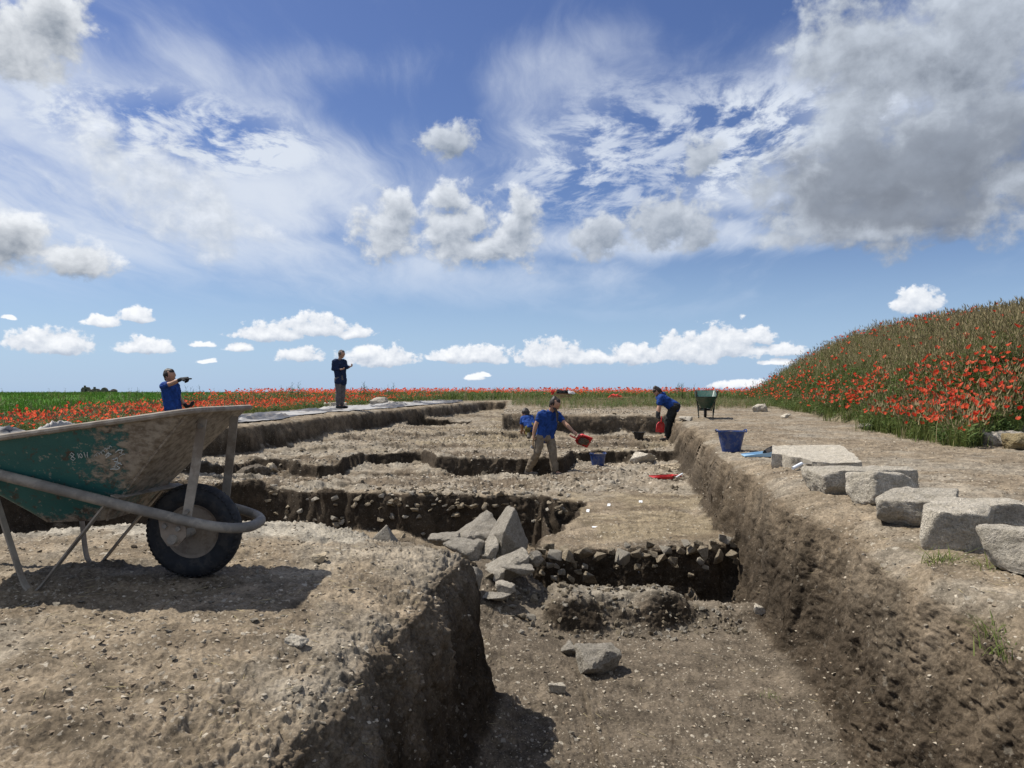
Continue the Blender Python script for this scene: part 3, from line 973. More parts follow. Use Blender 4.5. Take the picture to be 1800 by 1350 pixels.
foot = thing('wall_footing', 'ragged stone course along the front edge of the yellow clay platform', 'wall footing', (1.2, 6.6, -1.6))
front = [(60, 520, 70), (165, 550, 115), (290, 555, 110), (410, 530, 115), (530, 560, 95), (640, 520, 60), (720, 565, 130), (840, 530, 80), (920, 545, 70), (985, 540, 70), (1060, 570, 90),
         (1150, 590, 75), (1090, 500, 85), (1200, 505, 95), (1300, 500, 100), (1400, 525, 95), (1500, 490, 90), (1520, 560, 120), (1640, 540, 80), (120, 480, 80), (250, 490, 80), (965, 465, 85),
         (1250, 445, 80), (1360, 450, 75), (1480, 440, 90), (1590, 415, 80), (1660, 462, 60), (1560, 400, 60), (125, 630, 60), (230, 690, 70), (185, 640, 45), (160, 740, 50), (460, 740, 105),
         (860, 655, 60), (300, 740, 70), (360, 690, 55), (70, 600, 55), (60, 700, 55), (330, 630, 60), (1380, 600, 60), (1300, 720, 60), (1420, 650, 50), (770, 470, 50), (420, 640, 50), (1000, 640, 40),
         (690, 640, 40), (1170, 640, 45), (1690, 600, 60), (1740, 640, 45), (20, 560, 60)]
for (cx, cy, w) in front:
    px, py = 940 + cx / 4.737, 860 + cy / 4.737
    x0 = at(px, 6.6)
    Y = float(np.interp(x0, [0, 0.3, 1.2, 2.1], [6.75, 6.60, 6.60, 6.85])) - (0.12 if cy > 500 else -0.06) + random.uniform(-0.03, 0.02)
    course_stone(foot, at(px, Y), Y, zpx(py, Y), w * 0.00107 * 0.60, (1, 1, 0.95))
far = thing('wall_footing', 'long stone course along the far lip of the dark cut below the walking woman', 'wall footing', (-0.5, 10.3, -1.6))
for k in range(86):
    px = random.uniform(655, 1012)
    x0 = at(px, 10.3)
    yf = float(np.interp(x0, [-9, -6, -3.5, -1.6, 0.4, 1.1], [11.9, 11.6, 11.3, 10.6, 10.2, 9.8]))
    row = k % 3
    Y = yf + (-0.10, 0.06, 0.28)[row] + random.uniform(-0.07, 0.07)
    x = at(px, Y)
    s = random.uniform(0.028, 0.055)
    z = gz(x, Y) + s * 0.3
    course_stone(far, x, Y, z if row else max(z, -1.62 + random.uniform(0, 0.15)), s, (1.2, 1, 0.65))
for k in range(70):
    px = random.uniform(430, 1005)
    x0 = at(px, 10.5)
    if not -6 < x0 < 0.9:
        continue
    yf = float(np.interp(x0, [-9, -6, -3.5, -1.6, 0.4, 1.1], [11.9, 11.6, 11.3, 10.6, 10.2, 9.8]))
    zz = -1.5 - 0.5 * random.random()
    ok, loc, nor, _ = _geval.ray_cast(Vector((x0, yf - 2.2, zz)), Vector((0, 1, 0)))
    if ok and loc.y < yf + 1.0:
        s = random.uniform(0.025, 0.06)
        course_stone(far, loc.x, loc.y - s * 0.2, loc.z, s, (1.2, 1, 0.75))
ridge = thing('rubble_ridge', 'low ridge of pale crushed rubble across the trench floor', 'rubble ridge', (0.9, 5.2, -1.6))
for k in range(260):
    x = random.uniform(0.1, 1.60); Y = 5.12 + random.uniform(-0.22, 0.42) * (1 if x < 1.3 else 0.6)
    s = random.uniform(0.008, 0.024)
    course_stone(ridge, x, Y, gz(x, Y) + s * 0.3, s)

for k in range(46):
    a = random.random()
    x = random.gauss(-0.05, 0.22); Y = random.gauss(5.55, 0.42)
    if Y < 4.75 or x < -0.42:
        continue
    z, nor = ground_at(x, Y)
    s_ = random.uniform(0.016, 0.05)
    put_rock('rubble_stone', random.choice(stone_lib), x, Y, z + s_ * 0.35, (random.gauss(0, .4), random.gauss(0, .4), random.uniform(0, 6.28)), scale=(s_, s_, s_ * .8),
             label='small rubble stone lying among the tumbled blocks by the baulk', cat='stone', group='small rubble among the tumbled blocks')
# ---- separate stones on the dig floor
placed = [
    (1130, 15.0, (0.24, 0.17, 0.13), 'pale boulder with a dark right side below the trench wall near the red dustpan', 'limestone'),
    (666, 29.0, (0.38, 0.25, 0.20), 'grey boulder in the poppies beyond the standing man', 'greystone'),
    (683, 31.5, (0.34, 0.22, 0.10), 'pale flat boulder beside the grey boulder in the poppies', 'limestone'),
    (1336, 21.5, (0.20, 0.14, 0.13), 'white stone at the far foot of the poppy mound', 'limestone'),
    (1381, 18.5, (0.13, 0.10, 0.07), 'small white stone half hidden at the mound edge', 'limestone'),
    (1526, 13.6, (0.17, 0.10, 0.07), 'white stone in the grass at the near foot of the mound', 'limestone'),
    (1766, 9.7, (0.30, 0.20, 0.10), 'pale slab leaning on the stone pile at the bare end of the mound', 'greystone'),
    (1796, 9.3, (0.22, 0.17, 0.12), 'yellowish stone on the pile at the bare end of the mound', 'yellowstone'),
    (1722, 9.9, (0.08, 0.06, 0.05), 'small white stone beside the pile at the bare end of the mound', 'limestone'),
    (1742, 9.75, (0.09, 0.08, 0.06), 'small grey stone at the left of the pile below the mound', 'greystone'),
    (1180, 14.3, (0.22, 0.12, 0.05), 'flat stone at the trench wall behind the pale boulder', 'rubble'),
    (1205, 17.3, (0.15, 0.12, 0.07), 'stone by the shoes of the person bending over', 'limestone'),
    (455, 13.6, (0.20, 0.15, 0.12), 'dark stone in the hollow left of the clay step', 'darkrubble'),
    (478, 13.8, (0.15, 0.15, 0.13), 'grey stone at the right lip of the hollow', 'rubble'),
    (435, 13.5, (0.18, 0.12, 0.10), 'stone at the left lip of the hollow', 'darkrubble'),
    (818, 9.9, (0.06, 0.05, 0.13), 'pale upright stone in the dark cut beside the heap', 'yellowstone'),
    (1002, 4.6, (0.05, 0.05, 0.045), 'fist sized stone near the left foot of the lone stone', 'greystone'),
    (979, 4.05, (0.045, 0.035, 0.028), 'white pebble on the floor below the lone stone', 'limestone'),
    (1335, 5.2, (0.030, 0.035, 0.04), 'small pale stone at the foot of the right trench wall', 'limestone'),
    (563, 3.30, (0.032, 0.026, 0.02), 'pale stone on the baulk right of the wheelbarrow shadow', 'rubble'),
    (520, 2.25, (0.035, 0.025, 0.016), 'white flat stone on the baulk near its crumbling edge', 'limestone'),
]
for i, (px, Y, dm, lab, mt) in enumerate(placed):
    x = at(px, Y)
    put_rock('stone', hull_rock('stone', np.array(dm) * 1.1, 820 + i, M[mt], 15, 3, 0.08), x, Y, gz(x, Y) + dm[2] * 0.55, (random.uniform(-.15, .15), random.uniform(-.15, .15), random.uniform(-.6, .6)), label=lab, cat='stone')


def bare(x, y):
    return float(veg_mask(np.array([x]), np.array([y]))[0]) < 0.3


def scatter(name, lib, count, ymin, ymax, smin, smax, label, cat, group, sink=0.25, power=1.0, cond=None, band=0.66):
    n = 0
    while n < count:
        Y = ymin * (ymax / ymin) ** (random.random() ** power)
        x = random.uniform(-band, band + 0.04) * Y
        if not bare(x, Y) or (cond and not cond(x, Y)):
            continue
        z, nor = ground_at(x, Y)
        if nor.z < 0.75:
            continue
        s = random.uniform(smin, smax) * random.choice((0.6, 0.8, 1, 1))
        o = put_rock(name, random.choice(lib), x, Y, z + s * sink, (random.gauss(0, .25), random.gauss(0, .25), random.uniform(0, 6.28)), label=label, cat=cat, group=group)
        o.scale = (s, s, s)
        n += 1


on_floor = lambda x, y: np.interp(y, *XL) + 0.5 < x < np.interp(y, *XR) - 0.2
scatter('loose_stone', stone_lib, 220, 10.6, 22, 0.022, 0.066, 'loose stone on the trodden floor of the dig', 'stone', 'stones scattered over the far dig floor', sink=0.1, cond=on_floor)
near_ok = lambda x, y: True
scatter('stone_chip', chip_lib, 280, 1.75, 7.5, 0.006, 0.019, 'small pale stone chip on the bare earth close by', 'stone chip', 'stone chips on the near earth', cond=near_ok)
scatter('soil_clod', clod_lib, 22, 1.8, 6.5, 0.006, 0.020, 'dark crumbly clod of earth on the bare ground', 'clod', 'clods of earth on the near ground', cond=near_ok)


# ---- the rest of the gravel and straw, as stuff
def merge(name, templ, pts, scl, rotz, mats, kind='stuff', tilt=None, which=None, smooth=False):
    """many copies of small templates in one mesh. templ: list of (V, tris, midx)"""
    VV, TT, MM = [], [], []; off = 0
    pts = np.asarray(pts, np.float64)
    which = np.zeros(len(pts), int) if which is None else which
    tilt = np.zeros((len(pts), 2)) if tilt is None else tilt
    scl = np.asarray(scl)
    for ti, (V, Tm, mi) in enumerate(templ):
        k = np.where(which == ti)[0]
        if not len(k):
            continue
        c, s = np.cos(rotz[k]), np.sin(rotz[k])
        s3 = scl[k] if scl.ndim == 2 else np.repeat(scl[k][:, None], 3, 1)
        v = V[None] * s3[:, None, :]
        X = v[..., 0] * c[:, None] - v[..., 1] * s[:, None]
        Yv = v[..., 0] * s[:, None] + v[..., 1] * c[:, None]
        X = X + tilt[k, 0:1] * v[..., 2]; Yv = Yv + tilt[k, 1:2] * v[..., 2]
        W = np.stack([X, Yv, v[..., 2]], -1) + pts[k][:, None, :]
        VV.append(W.reshape(-1, 3))
        TT.append((Tm[None] + (np.arange(len(k)) * len(V))[:, None, None] + off).reshape(-1, 3))
        MM.append(np.tile(mi, len(k)))
        off += len(k) * len(V)
    me = np_mesh(name, np.concatenate(VV), tris=np.concatenate(TT), mats=mats, midx=np.concatenate(MM), smooth=smooth)
    return link(name, me, kind=kind)


def mesh_arrays(me):
    V = np.zeros(len(me.vertices) * 3); me.vertices.foreach_get('co', V)
    me.calc_loop_triangles()
    t = np.zeros(len(me.loop_triangles) * 3, np.int32); me.loop_triangles.foreach_get('vertices', t)
    mi = np.zeros(len(me.loop_triangles), np.int32); me.loop_triangles.foreach_get('material_index', mi)
    return V.reshape(-1, 3), t.reshape(-1, 3), mi


def fan_points(n, ymin, ymax, power=1.0, band=0.72):
    pts = []
    while len(pts) < n:
        Y = ymin * (ymax / ymin) ** (random.random() ** power)
        x = random.uniform(-band, band) * Y
        if bare(x, Y):
            z, nor = ground_at(x, Y)
            if nor.z > 0.55:
                pts.append((x, Y, z, nor.z))
    return np.array(pts)


oct_V = np.array([(1, 0, 0), (-1, 0, 0), (0, 1, 0), (0, -1, 0), (0, 0, .6), (0, 0, -.6), (.7, .7, .3), (-.6, .7, -.2)])
chipA = mesh_arrays(hull_rock('gravel_piece', (1, .8, .45), 901, M['chip'], 8, 0, 0, None, 0))
chipB = mesh_arrays(hull_rock('gravel_piece', (1, .6, .28), 902, M['chip'], 8, 0, 0, None, 0))
chipC = mesh_arrays(hull_rock('gravel_piece', (1, .75, .6), 903, M['chip'], 9, 0, 0, None, 0))
g = fan_points(9500, 1.6, 15, 0.85)
merge('gravel', [chipA, chipB, chipC], g[:, :3] + [0, 0, 0.001], rng.uniform(0.0022, 0.0075, len(g)) * (1 + 0.12 * g[:, 1]), rng.uniform(0, 6.28, len(g)), [M['gravel']], which=rng.integers(0, 3, len(g)), tilt=rng.normal(0, .25, (len(g), 2)))
g = fan_points(1400, 1.6, 13, 0.9)
merge('soil_crumbs', [chipA], g[:, :3] + [0, 0, 0.002], rng.uniform(0.003, 0.008, len(g)) * (1 + 0.12 * g[:, 1]), rng.uniform(0, 6.28, len(g)), [M['clod']])
def floor_points(n, ymin, ymax):
    pts = []
    while len(pts) < n:
        Y = random.uniform(ymin, ymax); x = random.uniform(-6, 4)
        if on_floor(x, Y) and vn2(np.array([x * 0.8]), np.array([Y * 0.8]), 91)[0] > random.uniform(-0.9, 0.5):
            z, nor = ground_at(x, Y)
            if nor.z > 0.5:
                pts.append((x, Y, z))
    return np.array(pts)


g = floor_points(5200, 10.5, 24)
merge('rubble_gravel', [chipA, chipB, chipC], g + [0, 0, 0.004], rng.uniform(0.012, 0.040, len(g)), rng.uniform(0, 6.28, len(g)), [M['gravel']], which=rng.integers(0, 3, len(g)), tilt=rng.normal(0, .25, (len(g), 2)))
strawT = (np.array([(-1, -.035, 0.02), (1, -.03, .06), (1, .03, .06), (-1, .035, 0.02), (0, 0, .09)]), np.array([(0, 4, 3), (0, 1, 4), (1, 2, 4), (2, 3, 4)]), np.zeros(4, int))
g = fan_points(700, 1.5, 6, 1.0)
merge('straw', [strawT], g[:, :3] + [0, 0, 0.003], rng.uniform(0.008, 0.035, len(g)), rng.uniform(0, 6.28, len(g)), [M['straw']])


# ------------------------------------------------------------------ plants
def blade(V, T, Mi, base, dirv, h, w, bend, mi):
    o = len(V)
    side = np.array([-dirv[1], dirv[0], 0]) * w
    a = np.array(base); b = a + np.array([dirv[0] * bend * 0.35, dirv[1] * bend * 0.35, h * 0.55]); c = a + np.array([dirv[0] * bend, dirv[1] * bend, h])
    V += [a - side, a + side, b - side * 0.8, b + side * 0.8, c]
    T += [(o, o + 1, o + 3), (o, o + 3, o + 2), (o + 2, o + 3, o + 4)]
    Mi += [mi] * 3


def tuft(seed, n, h, spread, w, bend, mi=0, heads=None):
    rs = np.random.default_rng(seed)
    V, T, Mi = [], [], []
    for _ in range(n):
        a = rs.uniform(0, 6.28); d = np.array([math.cos(a), math.sin(a)])
        hh = h * rs.uniform(0.55, 1.1)
        b0 = (rs.normal(0, spread), rs.normal(0, spread), -0.02)
        bn = bend * hh * rs.uniform(0.2, 1.0)
        blade(V, T, Mi, b0, d, hh, w * rs.uniform(0.6, 1.2), bn, mi)
        if heads is not None and rs.random() < 0.7:
            o = len(V); tip = np.array(V[-1]); e = 0.010
            V += [tip + [e, 0, 0], tip + [-e * .5, e, 0], tip + [-e * .5, -e, 0], tip + [d[0] * .03, d[1] * .03, 0.075]]
            T += [(o, o + 1, o + 3), (o + 1, o + 2, o + 3), (o + 2, o, o + 3)]; Mi += [heads] * 3
    return np.array(V), np.array(T), np.array(Mi)


def weed(seed, n, h, leaf):
    """leafy stem"""
    rs = np.random.default_rng(seed)
    V, T, Mi = [], [], []
    for _ in range(n):
        a = rs.uniform(0, 6.28); ln = rs.uniform(0, 0.10)
        bx, by = rs.normal(0, 0.04, 2); hh = h * rs.uniform(0.6, 1.1)
        tip = np.array([bx + math.cos(a) * ln, by + math.sin(a) * ln, hh])
        o = len(V)
        V += [np.array([bx - .003, by, -0.02]), np.array([bx + .003, by, -0.02]), tip]; T += [(o, o + 1, o + 2)]; Mi += [1]
        for q in range(5):
            t = rs.uniform(0.15, 1.0); p = np.array([bx, by, 0]) * (1 - t) + tip * t
            b = rs.uniform(0, 6.28); d = np.array([math.cos(b), math.sin(b), rs.uniform(-0.1, 0.7)]); s = np.array([-d[1], d[0], rs.uniform(-.3, .3)])
            L = leaf * rs.uniform(0.6, 1.2); o = len(V)
            V += [p, p + d * L * .5 + s * L * .2, p + d * L, p + d * L * .5 - s * L * .2]; T += [(o, o + 1, o + 2), (o, o + 2, o + 3)]; Mi += [1, 1]
    return np.array(V), np.array(T), np.array(Mi)


def poppy(seed, h=0.5, r=0.045, far=False):
    rs = np.random.default_rng(seed)
    V, T, Mi = [], [], []
    lean = rs.normal(0, 0.05, 2); top = np.array([lean[0], lean[1], h])
    if not far:
        for i in range(3):
            a = i * 2.094; V.append(np.array([0.004 * math.cos(a), 0.004 * math.sin(a), -0.03]))
        for i in range(3):
            a = i * 2.094; V.append(top + [0.003 * math.cos(a), 0.003 * math.sin(a), -0.01])
        for i in range(3):
            j = (i + 1) % 3; T += [(i, j, 3 + j), (i, 3 + j, 3 + i)]; Mi += [1, 1]
    tx = rs.normal(0, 0.35, 2)
    o = len(V); K = 6 if far else 8
    V.append(top + [0, 0, -0.008])
    rim = []
    for q, (rr, zz) in enumerate(((0.55, 0.002), (1.0, 0.022))):
        for i in range(K):
            a = 6.283 * i / K + rs.normal(0, 0.12); k = r * rr * rs.uniform(0.8, 1.2)
            px_, py_ = k * math.cos(a), k * math.sin(a)
            V.append(top + [px_, py_, zz * (rs.uniform(0.4, 1.6)) + (px_ * tx[0] + py_ * tx[1])])
    for i in range(K):
        j = (i + 1) % K
        T += [(o, o + 1 + i, o + 1 + j)]; Mi += [0]
        T += [(o + 1 + i, o + 1 + K + i, o + 1 + K + j), (o + 1 + i, o + 1 + K + j, o + 1 + j)]; Mi += [0, 0]
    if not far:
        o2 = len(V); e = r * 0.2
        V += [top + [e, 0, .006], top + [-e * .5, e * .87, .006], top + [-e * .5, -e * .87, .006], top + [0, 0, .02]]
        T += [(o2, o2 + 1, o2 + 3), (o2 + 1, o2 + 2, o2 + 3), (o2 + 2, o2, o2 + 3)]; Mi += [2] * 3
    return np.array(V), np.array(T), np.array(Mi)


PL = [M['grass'], M['weed'], M['straw'], M['seed']]
T_low = [tuft(1, 8, 0.22, 0.06, 0.0055, 0.5), tuft(2, 8, 0.18, 0.07, 0.006, 0.6), tuft(3, 7, 0.27, 0.06, 0.005, 0.4, 0, 3),
         tuft(4, 5, 0.34, 0.05, 0.004, 0.35, 2, 3), tuft(5, 6, 0.26, 0.06, 0.005, 0.5, 2), weed(6, 4, 0.24, 0.085), weed(7, 5, 0.2, 0.10)]
T_grass = [tuft(1, 9, 0.36, 0.05, 0.0045, 0.45), tuft(2, 9, 0.30, 0.06, 0.005, 0.6), tuft(3, 8, 0.42, 0.05, 0.004, 0.4, 0, 3),
           tuft(4, 7, 0.48, 0.05, 0.0035, 0.35, 2, 3), tuft(5, 8, 0.42, 0.06, 0.004, 0.5, 2), weed(6, 4, 0.34, 0.085), weed(7, 5, 0.26, 0.10)]


def plants(name, count, xr, yr, wfun, mix, smin, smax, templ=T_grass, dpow=2.0, zoff=0.0):
    P = []
    while len(P) < count:
        n = 60000
        x = rng.uniform(*xr, n); y = np.exp(rng.uniform(math.log(yr[0]), math.log(yr[1]), n))
        k = wfun(x, y) * np.minimum(1, (yr[0] / y) ** (dpow - 1)) * (np.abs(x) < y * 0.86)
        s = rng.random(n) < k
        P.extend(np.stack([x[s], y[s]], -1).tolist())
    P = np.array(P[:count])
    z = height(P[:, 0], P[:, 1])
    pts = np.stack([P[:, 0], P[:, 1], z + zoff], -1)
    pm = mix(P[:, 0], P[:, 1], z)
    cum = np.cumsum(pm, axis=1); cum /= cum[:, -1:]
    which = (rng.random(count)[:, None] > cum).sum(1)
    sc = rng.uniform(smin, smax, count)
    return merge(name, templ, pts, sc, rng.uniform(0, 6.28, count), PL, which=which, tilt=rng.normal(0, 0.10, (count, 2)))


def right_w(x, y):
    d = x - (5.9 + (y - 9.6) * 0.213)
    return veg_mask(x, y) * (d > -0.5) * (y < 40) * (d < 6.5)


def mix_mound(x, y, z):
    rel = z - np.interp(y, *GY)
    up = sstep(0.5, 1.6, rel + 0.25 * vn2(x * 0.8, y * 0.8, 61))
    o = np.ones_like(x)
    return np.stack([0.9 * o, 0.8 * (1 - up) + .2, 0.8 * o, 0.05 + 1.2 * up, 0.05 + 0.8 * up, 1.1 * (1 - up) + 0.05, 0.9 * (1 - up) + .02], 1)


plants('mound_grass', 17000, (5, 18), (9.2, 40), right_w, mix_mound, 0.65, 1.25)


def left_w(x, y):
    return veg_mask(x, y) * (x < np.interp(y, *XL) - 2.8) * (y < 45)


def mix_low(x, y, z):
    o = np.ones_like(x)
    return np.stack([1.2 * o, 1.0 * o, 0.6 * o, 0.12 * o, 0.1 * o, 0.8 * o, 0.6 * o], 1)


plants('field_grass', 5800, (-34, -2), (11, 45), lambda x, y: left_w(x, y) * (1 - 0.85 * wheat_mask(x, y)), mix_low, 0.7, 1.3, T_low)
T_far = [(v, t, m) for v, t, m in (tuft(11, 7, 0.42, 0.22, 0.020, 0.5), tuft(12, 7, 0.38, 0.25, 0.022, 0.6), tuft(13, 5, 0.5, 0.16, 0.012, 0.4, 2, 3), weed(14, 4, 0.42, 0.16))]


def mix_far(x, y, z):
    o = np.ones_like(x)
    return np.stack([o, o, 0.25 * o, 0.9 * o], 1)


plants('far_field_grass', 8500, (-60, 70), (36.5, 150), lambda x, y: veg_mask(x, y) * (x > -0.75 * y) * (1 - 0.9 * wheat_mask(x, y)), mix_far, 0.7, 1.3, T_far, 2.0)
plants('bank_weeds', 3000, (0, 11), (21, 37.5), lambda x, y: weed_mask(x, y), lambda x, y, z: np.stack([0.4 + 0 * x, 0.4 + 0 * x, 0.2 + 0 * x, 0.9 + 0 * x, 1.2 + 0 * x, .9 + 0 * x, .9 + 0 * x], 1), 0.40, 0.85)
T_wheat = [tuft(21, 7, 0.34, 0.2, 0.02, 0.3), tuft(22, 7, 0.3, 0.25, 0.02, 0.4)]
_pl = PL; PL = [M['wheat'], M['weed'], M['straw'], M['seed']]
plants('young_wheat', 3600, (-130, -12), (19, 200), lambda x, y: wheat_mask(x, y) * (x > -0.8 * y), lambda x, y, z: np.ones((len(x), 2)), 0.7, 1.2, T_wheat, 1.6)
PL = _pl

# ---- poppies: the nearest ones one by one, the rest as a mass
PM = [M['poppy'], M['weed'], M['poppy_dark']]


def poppy_points(count, xr, yr, wfun, dpow):
    P = []
    while len(P) < count:
        n = 40000
        x = rng.uniform(*xr, n); y = np.exp(rng.uniform(math.log(yr[0]), math.log(yr[1]), n))
        k = wfun(x, y) * np.minimum(1, (yr[0] / y) ** (dpow - 1)) * (np.abs(x) < y * 0.8)
        s = rng.random(n) < k
        P.extend(np.stack([x[s], y[s]], -1).tolist())
    P = np.array(P[:count])
    return np.stack([P[:, 0], P[:, 1], height(P[:, 0], P[:, 1])], -1)


def mound_pop(x, y):
    rel = mound(x, y)
    n = 0.5 + 0.5 * vn2(x * 0.7, y * 0.7, 71) + 0.35 * vn2(x * 2.0, y * 2.0, 72)
    low = np.clip(n * 1.6 - 0.25, 0, 1) * sstep(-0.15, 0.05, rel) * (1 - 0.90 * sstep(0.55, 1.15, rel + 0.05 * (y - 14)))
    low = low + 0.85 * sstep(12.5, 16, y) * sstep(-0.1, 0.1, rel) * (1 - sstep(0.55, 1.05, rel)) * n
    return right_w(x, y) * np.clip(low + 0.018, 0, 1) * (rel > -0.02)


mp = poppy_points(1300, (5.5, 18), (9.6, 40), mound_pop, 1.6)
order = np.argsort(np.hypot(mp[:, 0], mp[:, 1]))
mp = mp[order]
pop_lib = []
for i in range(9):
    V, T3, mi = poppy(50 + i, 0.28 + 0.05 * (i % 5), 0.036)
    pop_lib.append((V, T3, mi))
pop_me = [np_mesh('poppy', V, tris=T3, mats=PM, midx=mi) for V, T3, mi in pop_lib]
first = mp[:300]
for p in first:
    o = link('poppy', random.choice(pop_me), loc=(p[0], p[1], p[2]), label='red poppy flowering in the grass on the near slope of the mound', cat='poppy', group='poppies on the near slope of the mound')
    s = random.uniform(0.75, 1.2); o.scale = (s, s, s)
    o.rotation_euler = (random.gauss(0, .10), random.gauss(0, .10), random.uniform(0, 6.28))
rest = mp[300:]
merge('mound_poppies', pop_lib, rest, rng.uniform(0.75, 1.2, len(rest)), rng.uniform(0, 6.28, len(rest)), PM, which=rng.integers(0, 9, len(rest)), tilt=rng.normal(0, .1, (len(rest), 2)))
mid_lib = [poppy(80 + i, 0.12 + 0.055 * i, 0.037, True) for i in range(5)]


def left_pop(x, y):
    n = 0.55 + 0.45 * vn2(x * 0.45, y * 0.45, 73) + 0.3 * vn2(x * 1.6, y * 1.6, 74)
    return left_w(x, y) * np.clip(n, 0, 1) * (1 - wheat_mask(x, y)) * sstep(-3.2, -4.2, x - np.interp(y, *XL))


lp = poppy_points(3500, (-34, -3), (12, 45), left_pop, 1.6)
merge('field_poppies', mid_lib, lp, rng.uniform(0.7, 1.1, len(lp)), rng.uniform(0, 6.28, len(lp)), PM, which=rng.integers(0, 5, len(lp)), tilt=rng.normal(0, .1, (len(lp), 2)))


def far_pop(x, y):
    n = 0.6 + 0.4 * vn2(x * 0.15, y * 0.15, 75) + 0.3 * vn2(x * 0.6, y * 0.6, 76)
    return veg_mask(x, y) * (x > -0.75 * y) * (1 - wheat_mask(x, y)) * np.clip(n, 0, 1) * sstep(40, 50, y + 3 * vn2(x * .2, y * .2, 77))


fp = poppy_points(9500, (-60, 75), (40, 160), far_pop, 1.4)
merge('far_poppies', [poppy(90 + i, 0.27 + 0.08 * i, 0.060, True) for i in range(3)], fp, rng.uniform(0.8, 1.4, len(fp)), rng.uniform(0, 6.28, len(fp)), PM, which=rng.integers(0, 3, len(fp)), tilt=rng.normal(0, .1, (len(fp), 2)))


# ---- tall weeds on the skyline, each a plant
def tall_weed(seed):
    rs = np.random.default_rng(seed)
    V, T, Mi = [], [], []

    def stick(a, b, w):
        o = len(V); a = np.array(a); b = np.array(b)
        for p, ww in ((a, w), (b, w * 0.6)):
            for i in range(3):
                V.append(p + [ww * math.cos(i * 2.094), ww * math.sin(i * 2.094), 0])
        for i in range(3):
            j = (i + 1) % 3; T.extend([(o + i, o + j, o + 3 + j), (o + i, o + 3 + j, o + 3 + i)]); Mi.extend([0, 0])

    def leaf(p, L):
        a = rs.uniform(0, 6.28); d = np.array([math.cos(a), math.sin(a), rs.uniform(-.2, .6)]); s = np.array([-d[1], d[0], rs.uniform(-.3, .3)])
        o = len(V); V.extend([p, p + d * L * .5 + s * L * .25, p + d * L, p + d * L * .5 - s * L * .25]); T.extend([(o, o + 1, o + 2), (o, o + 2, o + 3)]); Mi.extend([0, 0])
    for _ in range(9):
        b = np.array([rs.normal(0, .22), rs.normal(0, .15), -.05]); h = rs.uniform(0.5, 1.05)
        t = b + [rs.normal(0, .10), rs.normal(0, .1), h]
        stick(b, t, 0.008)
        for _ in range(7):
            k = rs.uniform(0.05, 0.75); leaf(b + (t - b) * k, rs.uniform(.08, .18))
        for _ in range(4):
            k = rs.uniform(0.6, 0.95); q = b + (t - b) * k; e = q + [rs.normal(0, .08), rs.normal(0, .06), rs.uniform(.06, .16)]
            stick(q, e, 0.005)
            for _ in range(3):
                leaf(e + rs.normal(0, .012, 3), 0.035)
    return np_mesh('tall_weed', np.array(V), tris=np.array(T), mats=[M['weed']], midx=Mi)


weeds = [(432, 31, 0.8, 'bushy tall weed on the skyline just past the nose of the wheelbarrow'), (340, 34, 1.0, 'thin tall weed on the skyline behind the pointing man'), (238, 38, 0.9, 'sparse weed stalks on the skyline between the ruin and the pointing man'),
         (505, 38, 1.05, 'tall weed on the skyline left of the standing man'), (520, 40, 1.15, 'seeding weed stalk close to the left of the standing man'), (640, 42, 1.1, 'tall weed with pale heads on the skyline right of the standing man'),
         (690, 45, 1.0, 'thin weed behind the boulders in the poppies'), (1205, 40, 1.15, 'tall branching weed behind the person bending over'), (1188, 41, 0.95, 'leafy weed on the skyline over the bent back'),
         (870, 42, 0.75, 'low weed on the skyline above the far trench end'), (1323, 36, 0.9, 'green weed clump at the far foot of the mound')]
for i, (px, Y, s, lab) in enumerate(weeds):
    x = at(px, Y)
    o = link('tall_weed', tall_weed(120 + i), loc=(x, Y, float(height(np.array([x]), np.array([Y]))[0])), label=lab, cat='weed', group='tall weeds on the skyline')
    o.scale = (s, s, s)
# sprigs on the right bank
sprig_me = []
for sd_, n, h in ((31, 70, 0.07), (32, 90, 0.08), (33, 34, 0.06)):
    V, T3, mi = tuft(sd_, n, h, 0.045, 0.0022, 2.4)
    sprig_me.append(np_mesh('grass_tuft', V, tris=T3, mats=[M['grass']], midx=mi))
for x, y, k, s, lab in ((1.93, 3.32, 1, 1.0, 'grass tuft growing at the foot of the nearest dressed block'), (2.02, 3.12, 0, .9, 'flattened grass sprig left of the nearest dressed block'),
                        (1.72, 2.62, 0, 0.9, 'grass sprig hanging on the near right trench shoulder'), (1.66, 2.5, 2, 1.1, 'pale grass blades at the right edge above the trench wall'), (1.36, 3.9, 2, .6, 'tiny green seedling on the trench floor by the wall')):
    o = link('grass_tuft', sprig_me[k], loc=(x, y, gz(x, y)), label=lab, cat='grass tuft'); o.scale = (s, s, s)
